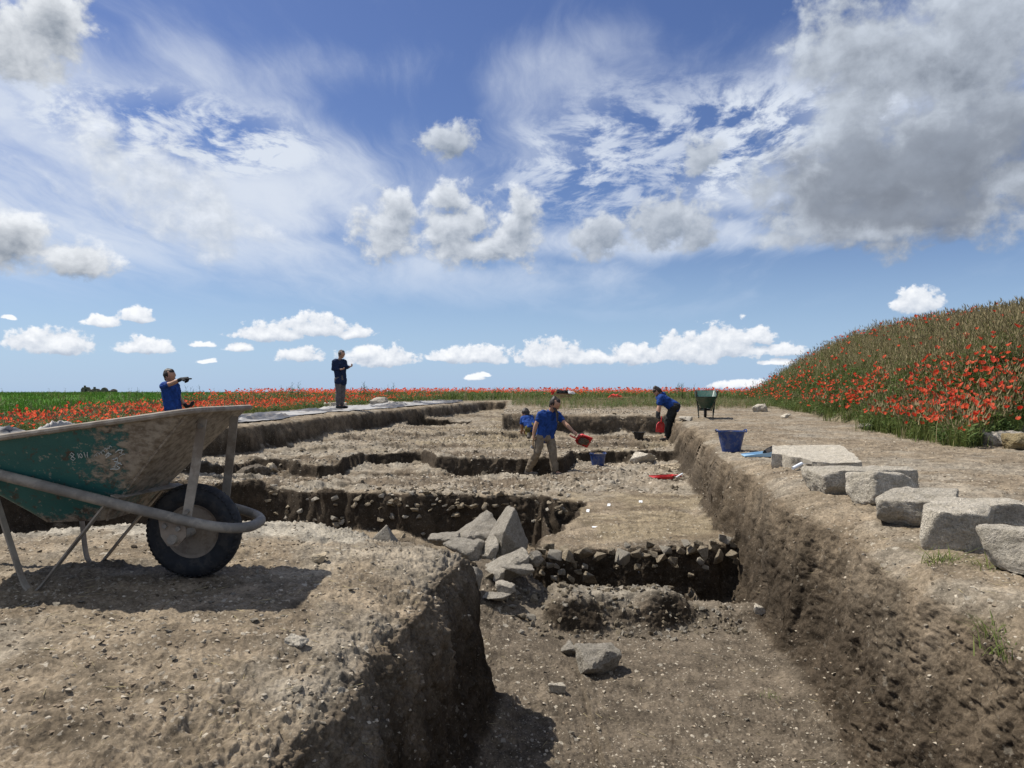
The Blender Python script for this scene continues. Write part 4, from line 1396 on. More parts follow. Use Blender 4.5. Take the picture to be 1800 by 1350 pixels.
# ------------------------------------------------------------------ things people brought
def tube_bm(bm, pts, r, n=10, closed=False, flat=None):
    """sweep a round (or flat strip: flat=(width, thickness, width direction)) section along points"""
    pts = [Vector(p) for p in pts]
    rings = []
    m = len(pts)
    up = None
    for i, p in enumerate(pts):
        a = pts[i - 1] if (i > 0 or closed) else p
        b = pts[(i + 1) % m] if (i < m - 1 or closed) else p
        t = (b - a).normalized()
        if flat:
            w = Vector(flat[2]); w = (w - t * w.dot(t)).normalized(); nrm = t.cross(w)
            hw, ht = flat[0] / 2, flat[1] / 2
            rings.append([bm.verts.new(p + w * sx * hw + nrm * sy * ht) for sx, sy in ((-1, -1), (1, -1), (1, 1), (-1, 1))])
        else:
            if up is None:
                up = Vector((0, 0, 1)) if abs(t.z) < 0.9 else Vector((1, 0, 0))
            u = (up - t * up.dot(t)).normalized(); v = t.cross(u); up = u
            rr = r[i] if isinstance(r, (list, tuple)) else r
            rings.append([bm.verts.new(p + (u * math.cos(6.2832 * k / n) + v * math.sin(6.2832 * k / n)) * rr) for k in range(n)])
    for i in range(m if closed else m - 1):
        A, B = rings[i], rings[(i + 1) % m]
        for k in range(len(A)):
            l = (k + 1) % len(A)
            bm.faces.new((A[k], A[l], B[l], B[k]))
    if not closed:
        bm.faces.new(rings[0][::-1]); bm.faces.new(rings[-1])


def smooth_path(pts, n=6):
    pts = [Vector(p) for p in pts]; out = []
    for i in range(len(pts) - 1):
        p0 = pts[max(i - 1, 0)]; p1 = pts[i]; p2 = pts[i + 1]; p3 = pts[min(i + 2, len(pts) - 1)]
        for k in range(n):
            t = k / n
            out.append(0.5 * ((2 * p1) + (p2 - p0) * t + (2 * p0 - 5 * p1 + 4 * p2 - p3) * t * t + (3 * p1 - p0 - 3 * p2 + p3) * t ** 3))
    out.append(pts[-1])
    return out


def lathe_bm(bm, prof_, n=28, axis='Z', centre=(0, 0, 0)):
    rings = []
    c = Vector(centre)
    for r, h in prof_:
        ring = []
        for k in range(n):
            a = 6.2832 * k / n
            if axis == 'Z':
                q = Vector((r * math.cos(a), r * math.sin(a), h))
            else:
                q = Vector((r * math.cos(a), h, r * math.sin(a)))
            ring.append(bm.verts.new(c + q))
        rings.append(ring)
    for A, B in zip(rings, rings[1:]):
        for k in range(n):
            l = (k + 1) % n
            bm.faces.new((A[k], A[l], B[l], B[k]))
    return rings


def mat_tub():
    m, T, b = new_mat('barrow_paint', 0.62, 0.35)
    p = T.node('ShaderNodeTexCoord').outputs['Object']
    x, y, z = T.sep(p)
    n1 = T.noise(p, 5.5, 8, 0.68)
    n2 = T.noise(T.vec('MULTIPLY', p, (1, 1, 1.6)), 26, 6, 0.7)
    paint = T.mix(T.noise(p, 8, 4, 0.6), (0.012, 0.070, 0.068), (0.030, 0.135, 0.122))
    # dried mud and cement: thick towards the nose and the foot of the tub, splashes elsewhere
    nose = T.ramp(x, -0.42, 0.06)
    foot = T.ramp(z, 0.38, 0.24)
    cover = T.math('ADD', T.math('MULTIPLY', nose, 0.42), T.math('MULTIPLY', foot, 0.16))
    v = T.math('ADD', T.math('ADD', T.math('MULTIPLY', n1, 0.75), T.math('MULTIPLY', n2, 0.45)), cover)
    mud = T.ramp(v, 0.705, 0.815)
    mcol = T.mix(T.ramp(n2, 0.35, 0.65), (0.150, 0.112, 0.080), (0.330, 0.280, 0.220))
    rust = T.ramp(T.math('ADD', T.noise(p, 12, 6, 0.75), T.math('MULTIPLY', foot, 0.14)), 0.55, 0.66)
    col = T.mix(T.math('MULTIPLY', rust, 0.8), paint, (0.070, 0.028, 0.016))
    col = T.mix(T.math('MULTIPLY', mud, 0.92), col, mcol)
    chips = T.ramp(T.math('ADD', T.noise(p, 42, 4, 0.8), T.math('MULTIPLY', T.noise(p, 5, 2, 0.5), 0.16)), 0.68, 0.72)
    col = T.mix(T.math('MULTIPLY', chips, 0.6), col, (0.30, 0.27, 0.22))
    T.l.new(col, b.inputs['Base Color'])
    T.put(b.inputs['Roughness'], T.math('MULTIPLY_ADD', mud, 0.4, 0.5))
    bump(T, b, T.math('ADD', T.math('MULTIPLY', mud, 0.8), T.math('MULTIPLY', n2, 0.6)), 0.7, 0.004)
    return m


MUD = (0.27, 0.23, 0.18)
M['tub'] = mat_tub()
M['frame'] = mat_plain('cement_crusted_steel', (0.170, 0.155, 0.134), 0.75, 0.4, 0.3, 22, (0.30, 0.27, 0.225), 0.75, 0.003)
M['bare_frame'] = mat_plain('mud_crusted_strip', (0.27, 0.24, 0.20), 0.85, 0.2, 0.3, 20, (0.15, 0.115, 0.085), 0.6, 0.003)
M['tyre'] = mat_plain('dusty_rubber', (0.020, 0.021, 0.024), 0.75, 0.3, 0.3, 40, (0.10, 0.085, 0.068), 0.28, 0.001)
M['disc'] = mat_plain('muddy_wheel_disc', (0.225, 0.185, 0.145), 0.85, 0.2, 0.2, 26, (0.10, 0.07, 0.05), 0.5, 0.003)
M['chalk'] = mat_plain('chalk_mark', (0.42, 0.44, 0.42), 0.9, 0.1, 0.3, 150, None, 0, 0)
M['dk_green'] = mat_plain('dark_green_paint', (0.010, 0.062, 0.046), 0.38, 0.5, 0.3, 12, (0.16, 0.14, 0.11), 0.25, 0.001)
M['dk_frame'] = mat_plain('dark_green_tube', (0.008, 0.022, 0.020), 0.5, 0.4, 0.3, 12, (0.10, 0.085, 0.06), 0.3, 0.001)
M['blue_pl'] = mat_plain('blue_plastic', (0.010, 0.036, 0.150), 0.42, 0.4, 0.2, 34, (0.20, 0.19, 0.165), 0.28, 0.001)
M['black_pl'] = mat_plain('black_plastic', (0.012, 0.013, 0.014), 0.5, 0.4, 0.3, 20, (0.12, 0.10, 0.08), 0.35, 0.001)
M['red_pl'] = mat_plain('red_plastic', (0.52, 0.020, 0.022), 0.42, 0.4, 0.15, 18, (0.30, 0.20, 0.15), 0.22, 0.001)
M['ltblue_pl'] = mat_plain('pale_blue_plastic', (0.28, 0.46, 0.62), 0.35, 0.5, 0.1, 18, (0.30, 0.27, 0.22), 0.15, 0.001)
M['wood'] = mat_plain('worn_wood', (0.26, 0.17, 0.09), 0.75, 0.2, 0.3, 30, None, 0, 0.001)
M['palewood'] = mat_plain('pale_bristle', (0.60, 0.52, 0.38), 0.8, 0.2, 0.2, 40, None, 0, 0.001)
M['white_pl'] = mat_plain('white_plastic', (0.72, 0.74, 0.76), 0.5, 0.4, 0.08, 30, None, 0, 0)
M['steel'] = mat_plain('dull_steel', (0.30, 0.30, 0.31), 0.4, 0.6, 0.2, 30, (0.15, 0.12, 0.09), 0.3, 0)
M['earth'] = mat_plain('loose_earth', (0.10, 0.078, 0.056), 0.97, 0.05, 0.4, 60, (0.30, 0.26, 0.20), 0.3, 0.006)


def rrect(hx0, hx1, hw0, hw1, rad, k=5):
    """rounded four-sided ring: x from hx0 (half width hw0) to hx1 (half width hw1)"""
    out = []
    for cx, cy, a0 in ((hx1, hw1, 0), (hx0, hw0, 90), (hx0, -hw0, 180), (hx1, -hw1, 270)):
        sx = 1 if cx == hx1 else -1; sy = 1 if cy > 0 else -1
        for i in range(k):
            a = R(a0 + 90 * i / (k - 1))
            out.append((cx - sx * rad + rad * math.cos(a), cy - sy * rad + rad * math.sin(a)))
    return out


def wheelbarrow(label, loc, rotz, tub_m, frame_m, strip_m, disc_m, scale=1.0, marks=False):
    root = thing('wheelbarrow', label, 'wheelbarrow', loc, None, rotz)
    # tub: rings from the floor up to the rim; forward is +x, wheel axle over the origin
    levels = [(-0.53, -0.27, 0.15, 0.15, 0.25, 0.26, .04), (-0.585, -0.235, 0.185, 0.18, 0.30, 0.315, .045), (-0.67, -0.15, 0.222, 0.21, 0.365, 0.40, .045),
              (-0.80, -0.03, 0.262, 0.255, 0.44, 0.53, .05), (-0.98, 0.125, 0.310, 0.305, 0.535, 0.690, .055)]
    bm = bmesh.new()
    for inner in (0.0, 0.006):
        rings = []
        for (x0, x1, w0, w1, z0, z1, rad) in levels:
            ring = []
            for (x, y) in rrect(x0 + inner, x1 - inner, w0 - inner, w1 - inner, rad):
                t = (x - x0) / (x1 - x0)
                ring.append(bm.verts.new((x, y, z0 + (z1 - z0) * t + inner)))
            rings.append(ring)
        for A, B in zip(rings, rings[1:]):
            for k in range(len(A)):
                l = (k + 1) % len(A)
                bm.faces.new((A[k], A[l], B[l], B[k]) if not inner else (A[k], B[k], B[l], A[l]))
        bm.faces.new(rings[0][::-1] if not inner else rings[0])
        if not inner:
            o_rim = rings[-1]
        else:
            for k in range(len(o_rim)):
                l = (k + 1) % len(o_rim)
                bm.faces.new((o_rim[k], o_rim[l], rings[-1][l], rings[-1][k]))
    tub = bm_obj('tub', bm, tub_m, root)
    # rolled rim
    x0, x1, w0, w1, z0, z1, rad = levels[-1]
    path = [(x, y, z0 + (z1 - z0) * (x - x0) / (x1 - x0)) for x, y in rrect(x0 - .006, x1 + .006, w0 + .006, w1 + .006, rad, 6)]
    bm = bmesh.new(); tube_bm(bm, path, 0.012, 8, True)
    bm_obj('rim', bm, strip_m, tub)
    # welded seam ridges down the two front edges
    for s in (-1, 1):
        bm = bmesh.new()
        pts = []
        for (xa, xb, wa, wb, za, zb, rd) in levels:
            pts.append((xb - rd * 0.30, s * (wb - rd * 0.30 + 0.002), zb - 0.001))
        tube_bm(bm, smooth_path(pts, 3), 0.006, 6)
        bm_obj('seam', bm, tub_m, tub)
    # main tube frame: both handles and the bow round the wheel in one bend
    half = [(-1.42, 0.31, 0.66), (-1.15, 0.305, 0.595), (-0.65, 0.272, 0.46), (-0.20, 0.232, 0.335), (0.02, 0.195, 0.272), (0.13, 0.185, 0.245), (0.205, 0.145, 0.228), (0.245, 0.075, 0.220), (0.252, 0.0, 0.218)]
    pts = [(x, -y, z) for x, y, z in half] + [(x, y, z) for x, y, z in half[::-1][1:]]
    bm = bmesh.new(); tube_bm(bm, smooth_path(pts, 5), 0.0205, 12)
    fr = bm_obj('frame', bm, frame_m, root)
    for s in (-1, 1):
        bm = bmesh.new(); tube_bm(bm, [(-1.44, s * 0.302, 0.665), (-1.30, s * 0.29, 0.632)], 0.025, 10)
        bm_obj('grip', bm, M['black_pl'], fr)
    for s in (-1, 1):
        p = smooth_path([(-0.655, s * 0.268, 0.45), (-0.60, s * 0.235, 0.20), (-0.567, s * 0.212, 0.05), (-0.545, s * 0.212, 0.010), (-0.52, s * 0.212, 0.004), (-0.49, s * 0.212, 0.022), (-0.40, s * 0.217, 0.135), (-0.235, s * 0.230, 0.335)], 4)
        bm = bmesh.new(); tube_bm(bm, p, 0, flat=(0.030, 0.006, (0, 1, 0)))
        bm_obj('leg', bm, strip_m, root)
        bm = bmesh.new(); tube_bm(bm, [(0.100, s * 0.165, 0.655), (0.075, s * 0.175, 0.45), (0.050, s * 0.190, 0.272)], 0, flat=(0.036, 0.006, (1, 0, 0.1)))
        st = bm_obj('strut', bm, strip_m, root)
        for bx, bz in ((0.096, 0.625), (0.054, 0.300)):
            bm = bmesh.new(); yy = s * (0.170 if bz > .5 else 0.192)
            lathe_bm(bm, [(0, yy + s * .011), (0.009, yy + s * .011), (0.009, yy)], 6, 'Y', (bx, 0, bz))
            bm_obj('bolt', bm, frame_m, st, smooth=False)
    bm = bmesh.new(); tube_bm(bm, [(-0.205, -0.232, 0.362), (-0.16, 0.232, 0.352)], 0, flat=(0.032, 0.005, (1, 0, -0.3)))
    bm_obj('cross_bar', bm, strip_m, root)
    # wheel
    wh = thing_part('wheel', root, (0, 0, 0.193))
    bm = bmesh.new()
    prof_ = []
    for i in range(13):
        a = R(-150 + 300 * i / 12)
        prof_.append((0.145 + 0.048 * math.cos(a), 0.044 * math.sin(a)))
    lathe_bm(bm, prof_, 64, 'Y')
    # tread lugs
    for k in range(56):
        a = 6.2832 * k / 56
        for s in (-1, 1):
            c = Vector((math.cos(a + s * .02), 0, math.sin(a + s * .02))); t = Vector((-math.sin(a), 0, math.cos(a)))
            vs = []
            for rr, yy, tt in ((0.186, .022, -.005), (0.186, .022, .005), (0.178, .037, .005), (0.178, .037, -.005)):
                vs.append((c * rr + t * tt + Vector((0, s * yy, 0))))
            lo = [bm.verts.new(v) for v in vs]; hi = [bm.verts.new(v + c * 0.0022 + Vector((0, s * .003, 0))) for v in vs]
            bm.faces.new(hi)
            for i in range(4):
                bm.faces.new((lo[i], lo[(i + 1) % 4], hi[(i + 1) % 4], hi[i]))
    bm_obj('tyre', bm, M['tyre'], wh)
    bm = bmesh.new()
    lathe_bm(bm, [(0.001, -0.030), (0.03, -0.030), (0.055, -0.022), (0.098, -0.018), (0.104, -0.026), (0.118, -0.030), (0.124, -0.026)], 40, 'Y')
    lathe_bm(bm, [(0.124, 0.026), (0.118, 0.030), (0.104, 0.026), (0.098, 0.018), (0.055, 0.022), (0.03, 0.030), (0.001, 0.030)], 40, 'Y')
    bm_obj('disc', bm, disc_m, wh)
    bm = bmesh.new(); lathe_bm(bm, [(0.0, -0.21), (0.017, -0.21), (0.019, -0.20), (0.019, 0.20), (0.017, 0.21), (0.0, 0.21)], 14, 'Y')
    bm_obj('axle', bm, frame_m, wh)
    for s in (-1, 1):
        bm = bmesh.new()
        out = [(-0.045, 0.205), (-0.02, 0.168), (0.02, 0.168), (0.05, 0.205), (0.05, 0.275), (-0.06, 0.295)]
        A = [bm.verts.new((x, s * 0.188, z)) for x, z in out]; B = [bm.verts.new((x, s * 0.196, z)) for x, z in out]
        bm.faces.new(A); bm.faces.new(B[::-1])
        for i in range(len(out)):
            bm.faces.new((A[i], A[(i + 1) % 6], B[(i + 1) % 6], B[i]))
        br = bm_obj('axle_bracket', bm, disc_m, root, smooth=False)
        for bx, bz in ((-0.03, 0.245), (0.022, 0.235)):
            bm = bmesh.new(); lathe_bm(bm, [(0, s * 0.205), (0.010, s * 0.205), (0.010, s * 0.194)], 6, 'Y', (bx, 0, bz))
            bm_obj('bolt', bm, frame_m, br, smooth=False)
    if marks:
        # worn chalk writing on the near side: strokes that follow the panel
        def panel(u, v):
            # x along the side, v height; y just outside the tub wall
            zz = v
            lo, hi = levels[2], levels[4]
            for a_, b_ in zip(levels, levels[1:]):
                za = a_[4] + (a_[5] - a_[4]) * (u - a_[0]) / (a_[1] - a_[0]); zb = b_[4] + (b_[5] - b_[4]) * (u - b_[0]) / (b_[1] - b_[0])
                if za <= zz <= zb:
                    t = (zz - za) / (zb - za)
                    wa = a_[2] + (a_[3] - a_[2]) * (u - a_[0]) / (a_[1] - a_[0]); wb = b_[2] + (b_[3] - b_[2]) * (u - b_[0]) / (b_[1] - b_[0])
                    return (u, -(wa + (wb - wa) * t) - 0.0025, zz)
            return (u, -0.27, zz)
        glyph = {'8': [[(.5, .5), (.1, .75), (.5, 1), (.9, .75), (.5, .5), (.05, .22), (.5, 0), (.95, .22), (.5, .5)]], '1': [[(.3, .8), (.5, 1), (.5, 0)]],
                 '0': [[(.5, 0), (.1, .3), (.1, .7), (.5, 1), (.9, .7), (.9, .3), (.5, 0)]], 'W': [[(.0, 1), (.2, 0), (.5, .7), (.8, 0), (1, 1)]]}
        bm = bmesh.new()
        for ch, u, v, h in (('8', -0.350, 0.503, 0.030), ('1', -0.324, 0.512, 0.018), ('0', -0.315, 0.512, 0.018), ('W', -0.296, 0.514, 0.020)):
            for st in glyph[ch]:
                tube_bm(bm, [panel(u + x * h * 0.62, v + y * h) for x, y in st], 0.0016, 5)
        rs = random.Random(3)
        for q in range(7):
            u = -0.262 + q * 0.010; v = 0.520 + 0.010 * q * 0.5 + rs.uniform(-.004, .004)
            tube_bm(bm, [panel(u, v), panel(u + .006, v + rs.uniform(.004, .010)), panel(u + .012, v + rs.uniform(-.003, .006))], 0.0014, 5)
        for q in range(15):
            u = -0.195 + rs.uniform(-.028, .030); v = 0.510 + rs.uniform(-.045, .032)
            tube_bm(bm, [panel(u, v), panel(u + rs.uniform(.006, .016), v + rs.uniform(-.006, .012)), panel(u + rs.uniform(.012, .022), v + rs.uniform(-.004, .014))], rs.uniform(.0012, .0026), 5)
        bm_obj('chalk_writing', bm, M['chalk'], tub, kind='stuff')
    root.scale = (scale,) * 3
    return root


def thing_part(name, parent, loc=(0, 0, 0)):
    o = bpy.data.objects.new(name, None); COL.objects.link(o)
    o.parent = parent; o.location = loc; o.empty_display_size = 0.05
    return o


WB = (-1.30, 3.03)
wheelbarrow('battered teal wheelbarrow caked in dried mud standing on the earth baulk', (WB[0], WB[1], gz(*WB) + 0.0), 0.0, M['tub'], M['frame'], M['bare_frame'], M['disc'], 1.0, True)
WB2 = (4.86, 18.6)
wheelbarrow('clean dark green wheelbarrow standing on the bank behind the bending person', (WB2[0], WB2[1], gz(*WB2)), R(77), M['dk_green'], M['dk_frame'], M['dk_frame'], M['black_pl'], 0.98).scale = (0.98, 0.80, 0.98)


def bucket(label, loc, rt, rb, h, mat, soil=0.0, rotz=0.0):
    root = thing('bucket', label, 'bucket', loc, None, rotz)
    bm = bmesh.new()
    lathe_bm(bm, [(0.001, 0.004), (rb, 0.0), (rb + (rt - rb) * .5, h * .5), (rt - .006, h * 0.93), (rt + .004, h * 0.935), (rt + .008, h), (rt - .004, h), (rb + (rt - rb) * .5 - .008, h * .5), (rb - .006, .012), (0.001, .012)], 32)
    body = bm_obj('body', bm, mat, root)
    for s in (-1, 1):
        bm = bmesh.new()
        pts = [(s * (rt + .002), -.055, h * .93), (s * (rt + .018), -.04, h * 1.02), (s * (rt + .022), 0, h * 1.06), (s * (rt + .018), .04, h * 1.02), (s * (rt + .002), .055, h * .93)]
        tube_bm(bm, smooth_path(pts, 3), 0.008, 8)
        bm_obj('handle', bm, mat, body)
    if soil:
        bm = bmesh.new()
        rr = rb + (rt - rb) * soil - 0.004
        lathe_bm(bm, [(0.001, h * soil + .045), (rr * .4, h * soil + .035), (rr * .75, h * soil + .012), (rr, h * soil - .005), (rr * .9, h * soil - .03)], 24)
        for v in bm.verts:
            v.co.z += random.uniform(-.008, .010)
        bm_obj('earth_load', bm, M['earth'], root)
    return root


bx = 2.80
bucket('large blue plastic bucket standing alone on the right bank', (bx, 9.45, gz(bx, 9.45)), 0.172, 0.112, 0.265, M['blue_pl'], 0.80, 0.1)
bx = at(1051, 15.0)
bucket('blue bucket filled with earth on the dig floor beside the walking woman', (bx, 15.0, gz(bx, 15.0)), 0.165, 0.115, 0.285, M['blue_pl'], 0.9, 0.6)
bx = at(1123, 18.9)
bucket('small black bucket before the dark back section next to the bending person', (bx, 18.9, gz(bx, 18.9)), 0.145, 0.095, 0.19, M['black_pl'], 0.0, 0.2)


def dustpan(name, label, loc, rot, mat, L=0.30, W=0.27, hood=None, load=False, cat='dustpan', s=1.0):
    root = thing(name, label, cat, loc)
    root.rotation_euler = rot
    root.scale = (s, s, s)
    # pan opens towards -x, handle towards +x
    def out(z, inset):
        return [(-L / 2, -W / 2 + inset, z), (L * .28, -W / 2 * .9 + inset, z), (L / 2 - inset, -W / 2 * .45, z), (L / 2 - inset, W / 2 * .45, z), (L * .28, W / 2 * .9 - inset, z), (-L / 2, W / 2 - inset, z)]
    bm = bmesh.new()
    A = [bm.verts.new(p) for p in out(0, 0)]; B = [bm.verts.new(p) for p in out(.006, .004)]
    bm.faces.new(A[::-1]); bm.faces.new(B)
    wall_h = (0.012, 0.05, 0.075, 0.075, 0.05, 0.012)
    U = [bm.verts.new((p[0], p[1], h)) for p, h in zip(out(0, -.006), wall_h)]
    U2 = [bm.verts.new((p[0], p[1], h)) for p, h in zip(out(0, -.001), wall_h)]
    for i in range(5):
        bm.faces.new((A[i], A[i + 1], U[i + 1], U[i])); bm.faces.new((B[i], U2[i], U2[i + 1], B[i + 1])); bm.faces.new((U[i], U[i + 1], U2[i + 1], U2[i]))
    bm.faces.new((A[0], U[0], U2[0], B[0])); bm.faces.new((A[5], B[5], U2[5], U[5])); bm.faces.new((A[0], B[0], B[5], A[5]))
    bm_obj('pan', bm, mat, root)
    bm = bmesh.new(); tube_bm(bm, smooth_path([(L / 2 - .02, 0, .05), (L / 2 + .03, 0, .062), (L / 2 + .09, 0, .066), (L / 2 + .14, 0, .055)], 4), 0.014, 10)
    bm_obj('handle', bm, mat, root)
    if hood:
        bm = bmesh.new()
        rows = []
        for i in range(7):
            a = R(180 * i / 6)
            rows.append([bm.verts.new((L * .20 + (L * .42) * j / 4, math.cos(a) * W * .46 * (1 - .12 * j), .01 + math.sin(a) * (0.035 + 0.075 * math.sin(1.57 * min(1, (j + .6) / 3))))) for j in range(5)])
        for P_, Q_ in zip(rows, rows[1:]):
            for j in range(4):
                bm.faces.new((P_[j], P_[j + 1], Q_[j + 1], Q_[j]))
        bmesh.ops.solidify(bm, geom=bm.faces[:], thickness=0.004)
        bm_obj('hood', bm, hood, root)
    if load:
        me = rock_mesh('earth_load', (L * .34, W * .34, .035), 977, 8, M['earth'], 3, 6, .25, .3)
        link('earth_load', me, root, (-.03, 0, .03))
    return root


dx = at(1322, 8.75)
dustpan('dustpan', 'pale blue dustpan with a dark hood lying flat beside the broken slab', (dx + 0.06, 8.7, gz(dx, 8.7) + 0.004), (0, 0, R(-8)), M['ltblue_pl'], 0.36, 0.30, M['black_pl'])
dx = at(1168, 12.0)
rp = dustpan('dustpan', 'red dustpan lying on the clay floor below the right trench wall', (dx - .04, 12.0, gz(dx, 12.0) + 0.02), (0, R(6), R(6)), M['red_pl'], 0.36, 0.28)
hb = thing('hand_brush', 'pale hand brush leaning on the handle end of the fallen red dustpan', 'brush', (dx + 0.21, 11.95, gz(dx + 0.21, 11.95)))
hb.rotation_euler = (0, R(-35), R(-30))
bm = bmesh.new(); tube_bm(bm, smooth_path([(-.13, 0, .04), (0, 0, .05), (.13, 0, .045)], 4), [.012] * 4 + [.014] * 4 + [.011], 8)
bm_obj('handle', bm, M['white_pl'], hb)
bm = bmesh.new(); tube_bm(bm, [(-.13, 0, .04), (-.20, 0, .03), (-.27, 0, .02)], [.018, .030, .038], 10)
bm_obj('bristles', bm, M['palewood'], hb)
tx, ty = 2.66, 6.86
tr = thing('hand_trowel', 'trowel with a white curved handle half under the broken slab', 'trowel', (tx, ty, gz(tx, ty) + 0.015))
tr.rotation_euler = (0, 0, R(38))
bm = bmesh.new(); tube_bm(bm, smooth_path([(-.10, 0, .0), (-.03, 0, .016), (.05, 0, .034)], 4), .015, 10)
bm_obj('handle', bm, M['white_pl'], tr)
bm = bmesh.new(); tube_bm(bm, [(.05, 0, .034), (.10, 0, .03), (.22, 0, .015)], 0, flat=(.06, .004, (0, 1, 0)))
bm_obj('blade', bm, M['steel'], tr)

# white find labels pinned on the clay platform
for px, Y, lab, w, h in ((1033, 8.95, 'leftmost of three white find tags across the clay platform', .035, .05), (1070, 9.3, 'middle one of three white find tags across the clay platform', .035, .045),
                         (1126, 9.6, 'rightmost of three white find tags across the clay platform', .045, .04), (1046, 7.75, 'white find tag lying flat near the left edge of the clay platform', .06, .03), (1122, 6.72, 'white find tag standing above the front stone course', .036, .055)):
    x = at(px, Y)
    root = thing('find_tag', lab, 'tag', (x, Y, gz(x, Y)))
    tilt = R(80) if px == 1046 else R(58)
    bm = bmesh.new(); bmesh.ops.create_cube(bm, size=1)
    for v in bm.verts:
        v.co = Vector((v.co.x * w, v.co.y * .002, (v.co.z + .5) * h))
    root.rotation_euler = (-tilt, 0, random.uniform(-.3, .3))
    bm_obj('card', bm, M['white_pl'], root, smooth=False)
    bm = bmesh.new(); tube_bm(bm, [(0, .003, -.03), (0, .003, h * .8)], .0022, 6)
    bm_obj('pin', bm, M['steel'], root)


# dark green board behind the baulk
bx, by = -2.86, 4.30
bm = bmesh.new(); bmesh.ops.create_cube(bm, size=1)
for v in bm.verts:
    v.co = Vector((v.co.x * 0.40, v.co.y * 0.16, v.co.z * 0.09 + (0.03 * v.co.x)))
bmesh.ops.bevel(bm, geom=bm.edges[:], offset=.006, segments=1, affect='EDGES')
M['green_board'] = mat_plain('dirty_green_board', (0.010, 0.050, 0.046), 0.6, 0.3, 0.3, 14, (0.24, 0.20, 0.15), 0.5, 0.002)
link_b = bm_obj('green_board', bm, M['green_board'], label='dirty dark green board lying on the far side of the baulk under the teal wheelbarrow', cat='board')
link_b.location = (bx, by, gz(bx, by) + 0.05); link_b.rotation_euler = (0, R(-8), 0.1)


# ------------------------------------------------------------------ tarpaulins
def mat_tarp(name, light, dark, thr):
    m, T, b = new_mat(name, 0.6, 0.35)
    p = T.node('ShaderNodeNewGeometry').outputs['Position']
    at_ = T.node('ShaderNodeAttribute'); at_.attribute_name = 'fold'
    n = T.noise(p, 1.1, 4, 0.6)
    v = T.math('ADD', T.math('MULTIPLY', at_.outputs['Fac'], 0.55), T.math('MULTIPLY', n, 0.6))
    col = T.mix(T.ramp(v, thr, thr + 0.05), light, dark)
    dirt = T.ramp(T.noise(p, 3.3, 6, 0.65), 0.42, 0.70)
    col = T.mix(T.math('MULTIPLY', dirt, 0.55), col, (0.24, 0.205, 0.16))
    T.l.new(col, b.inputs['Base Color'])
    bump(T, b, T.noise(p, 24, 4, 0.6), 0.5, 0.01)
    return m


M['tarp'] = mat_tarp('silver_tarpaulin', (0.30, 0.295, 0.285), (0.045, 0.050, 0.062), 0.54)


def tarp(name, label, y0, y1, w, off, amp, nu, nv, seed, x_shift=0.0, wf=None):
    v_ = np.linspace(0, 1, nu); u_ = np.linspace(0, 1, nv)
    Vv, Uu = np.meshgrid(v_, u_, indexing='ij')
    Y = y0 + (y1 - y0) * Vv
    ww = w * (0.75 + 0.25 * np.sin(Vv * 9 + seed)) if wf is None else wf(Vv)
    X = np.interp(Y, *XL) - off + x_shift - Uu * ww + 0.12 * vn2(Y * 1.3, Uu * 3, seed)
    Y2 = Y + 0.2 * vn2(X * 1.1, Y * 1.1, seed + 1) * (0.3 + Uu)
    rid = 1 - np.abs(fbm2(X * 0.8, Y2 * 0.55, 1.5, 4, seed + 5, 0.6))
    rid = np.clip(rid, 0, 1) ** 3
    blob_ = 0.5 + 0.5 * vn2(X * 0.7, Y2 * 0.5, seed + 9)
    Z = height(X, Y2) + 0.02 + amp * (rid * (0.4 + blob_) + 0.4 * np.clip(blob_ - .45, 0, 1)) * np.minimum(1, 8 * Uu + .15)
    idx = np.arange(nu * nv).reshape(nu, nv)
    q = np.stack([idx[:-1, :-1], idx[1:, :-1], idx[1:, 1:], idx[:-1, 1:]], -1).reshape(-1, 4)
    me = np_mesh(name, np.stack([X, Y2, Z], -1).reshape(-1, 3), quads=q, mats=[M['tarp']], smooth=True)
    a = me.attributes.new('fold', 'FLOAT', 'POINT')
    a.data.foreach_set('value', (0.5 + 0.5 * vn2(X * 0.9 + 3, Y2 * 0.5, seed + 13)).astype(np.float32).ravel())
    o = link(name, me, label=label, cat='tarpaulin')
    return o


tarp('tarpaulin', 'long crumpled silver tarpaulin spread along the far trench edge under the standing man', 15.6, 34.8, 3.2, 0.55, 0.085, 240, 46, 3, wf=lambda v: 2.6 - 1.1 * v + 0.4 * np.sin(v * 11))
tarp('tarpaulin', 'bunched dark and silver tarpaulin on the ground behind the rear of the wheelbarrow', 10.6, 14.2, 3.0, 0.8, 0.22, 90, 60, 8, -1.0)
for px, Y, dm, lab in ((588, 27.0, (.16, .12, .10), 'pale stone weighing down the tarpaulin behind the standing man'), (604, 26.6, (.12, .10, .09), 'grey stone weighing down the tarpaulin just left of the standing man'), (575, 27.4, (.11, .09, .10), 'small stone on the tarpaulin further left of the standing man')):
    x = at(px, Y)
    put_rock('stone', rock_mesh('stone', dm, 860 + px, 8, M['limestone'], 5, 18, .07, .55), x, Y, gz(x, Y) + dm[2] * .6 + .02, label=lab, cat='stone')

# ------------------------------------------------------------------ things left in the field
M['jacket_black'] = mat_plain('black_cloth', (0.015, 0.015, 0.018), .85, .2, .3, 20)
M['red_cloth'] = mat_plain('red_cloth', (0.48, 0.035, 0.028), .8, .2, .2, 12)


def cloth_heap(name, label, loc, dims, seed, mat, cat):
    me = rock_mesh(name, dims, seed, 16, mat, 6, 5, 0.30, .3)
    o = link(name, me, loc=loc, label=label, cat=cat)
    return o


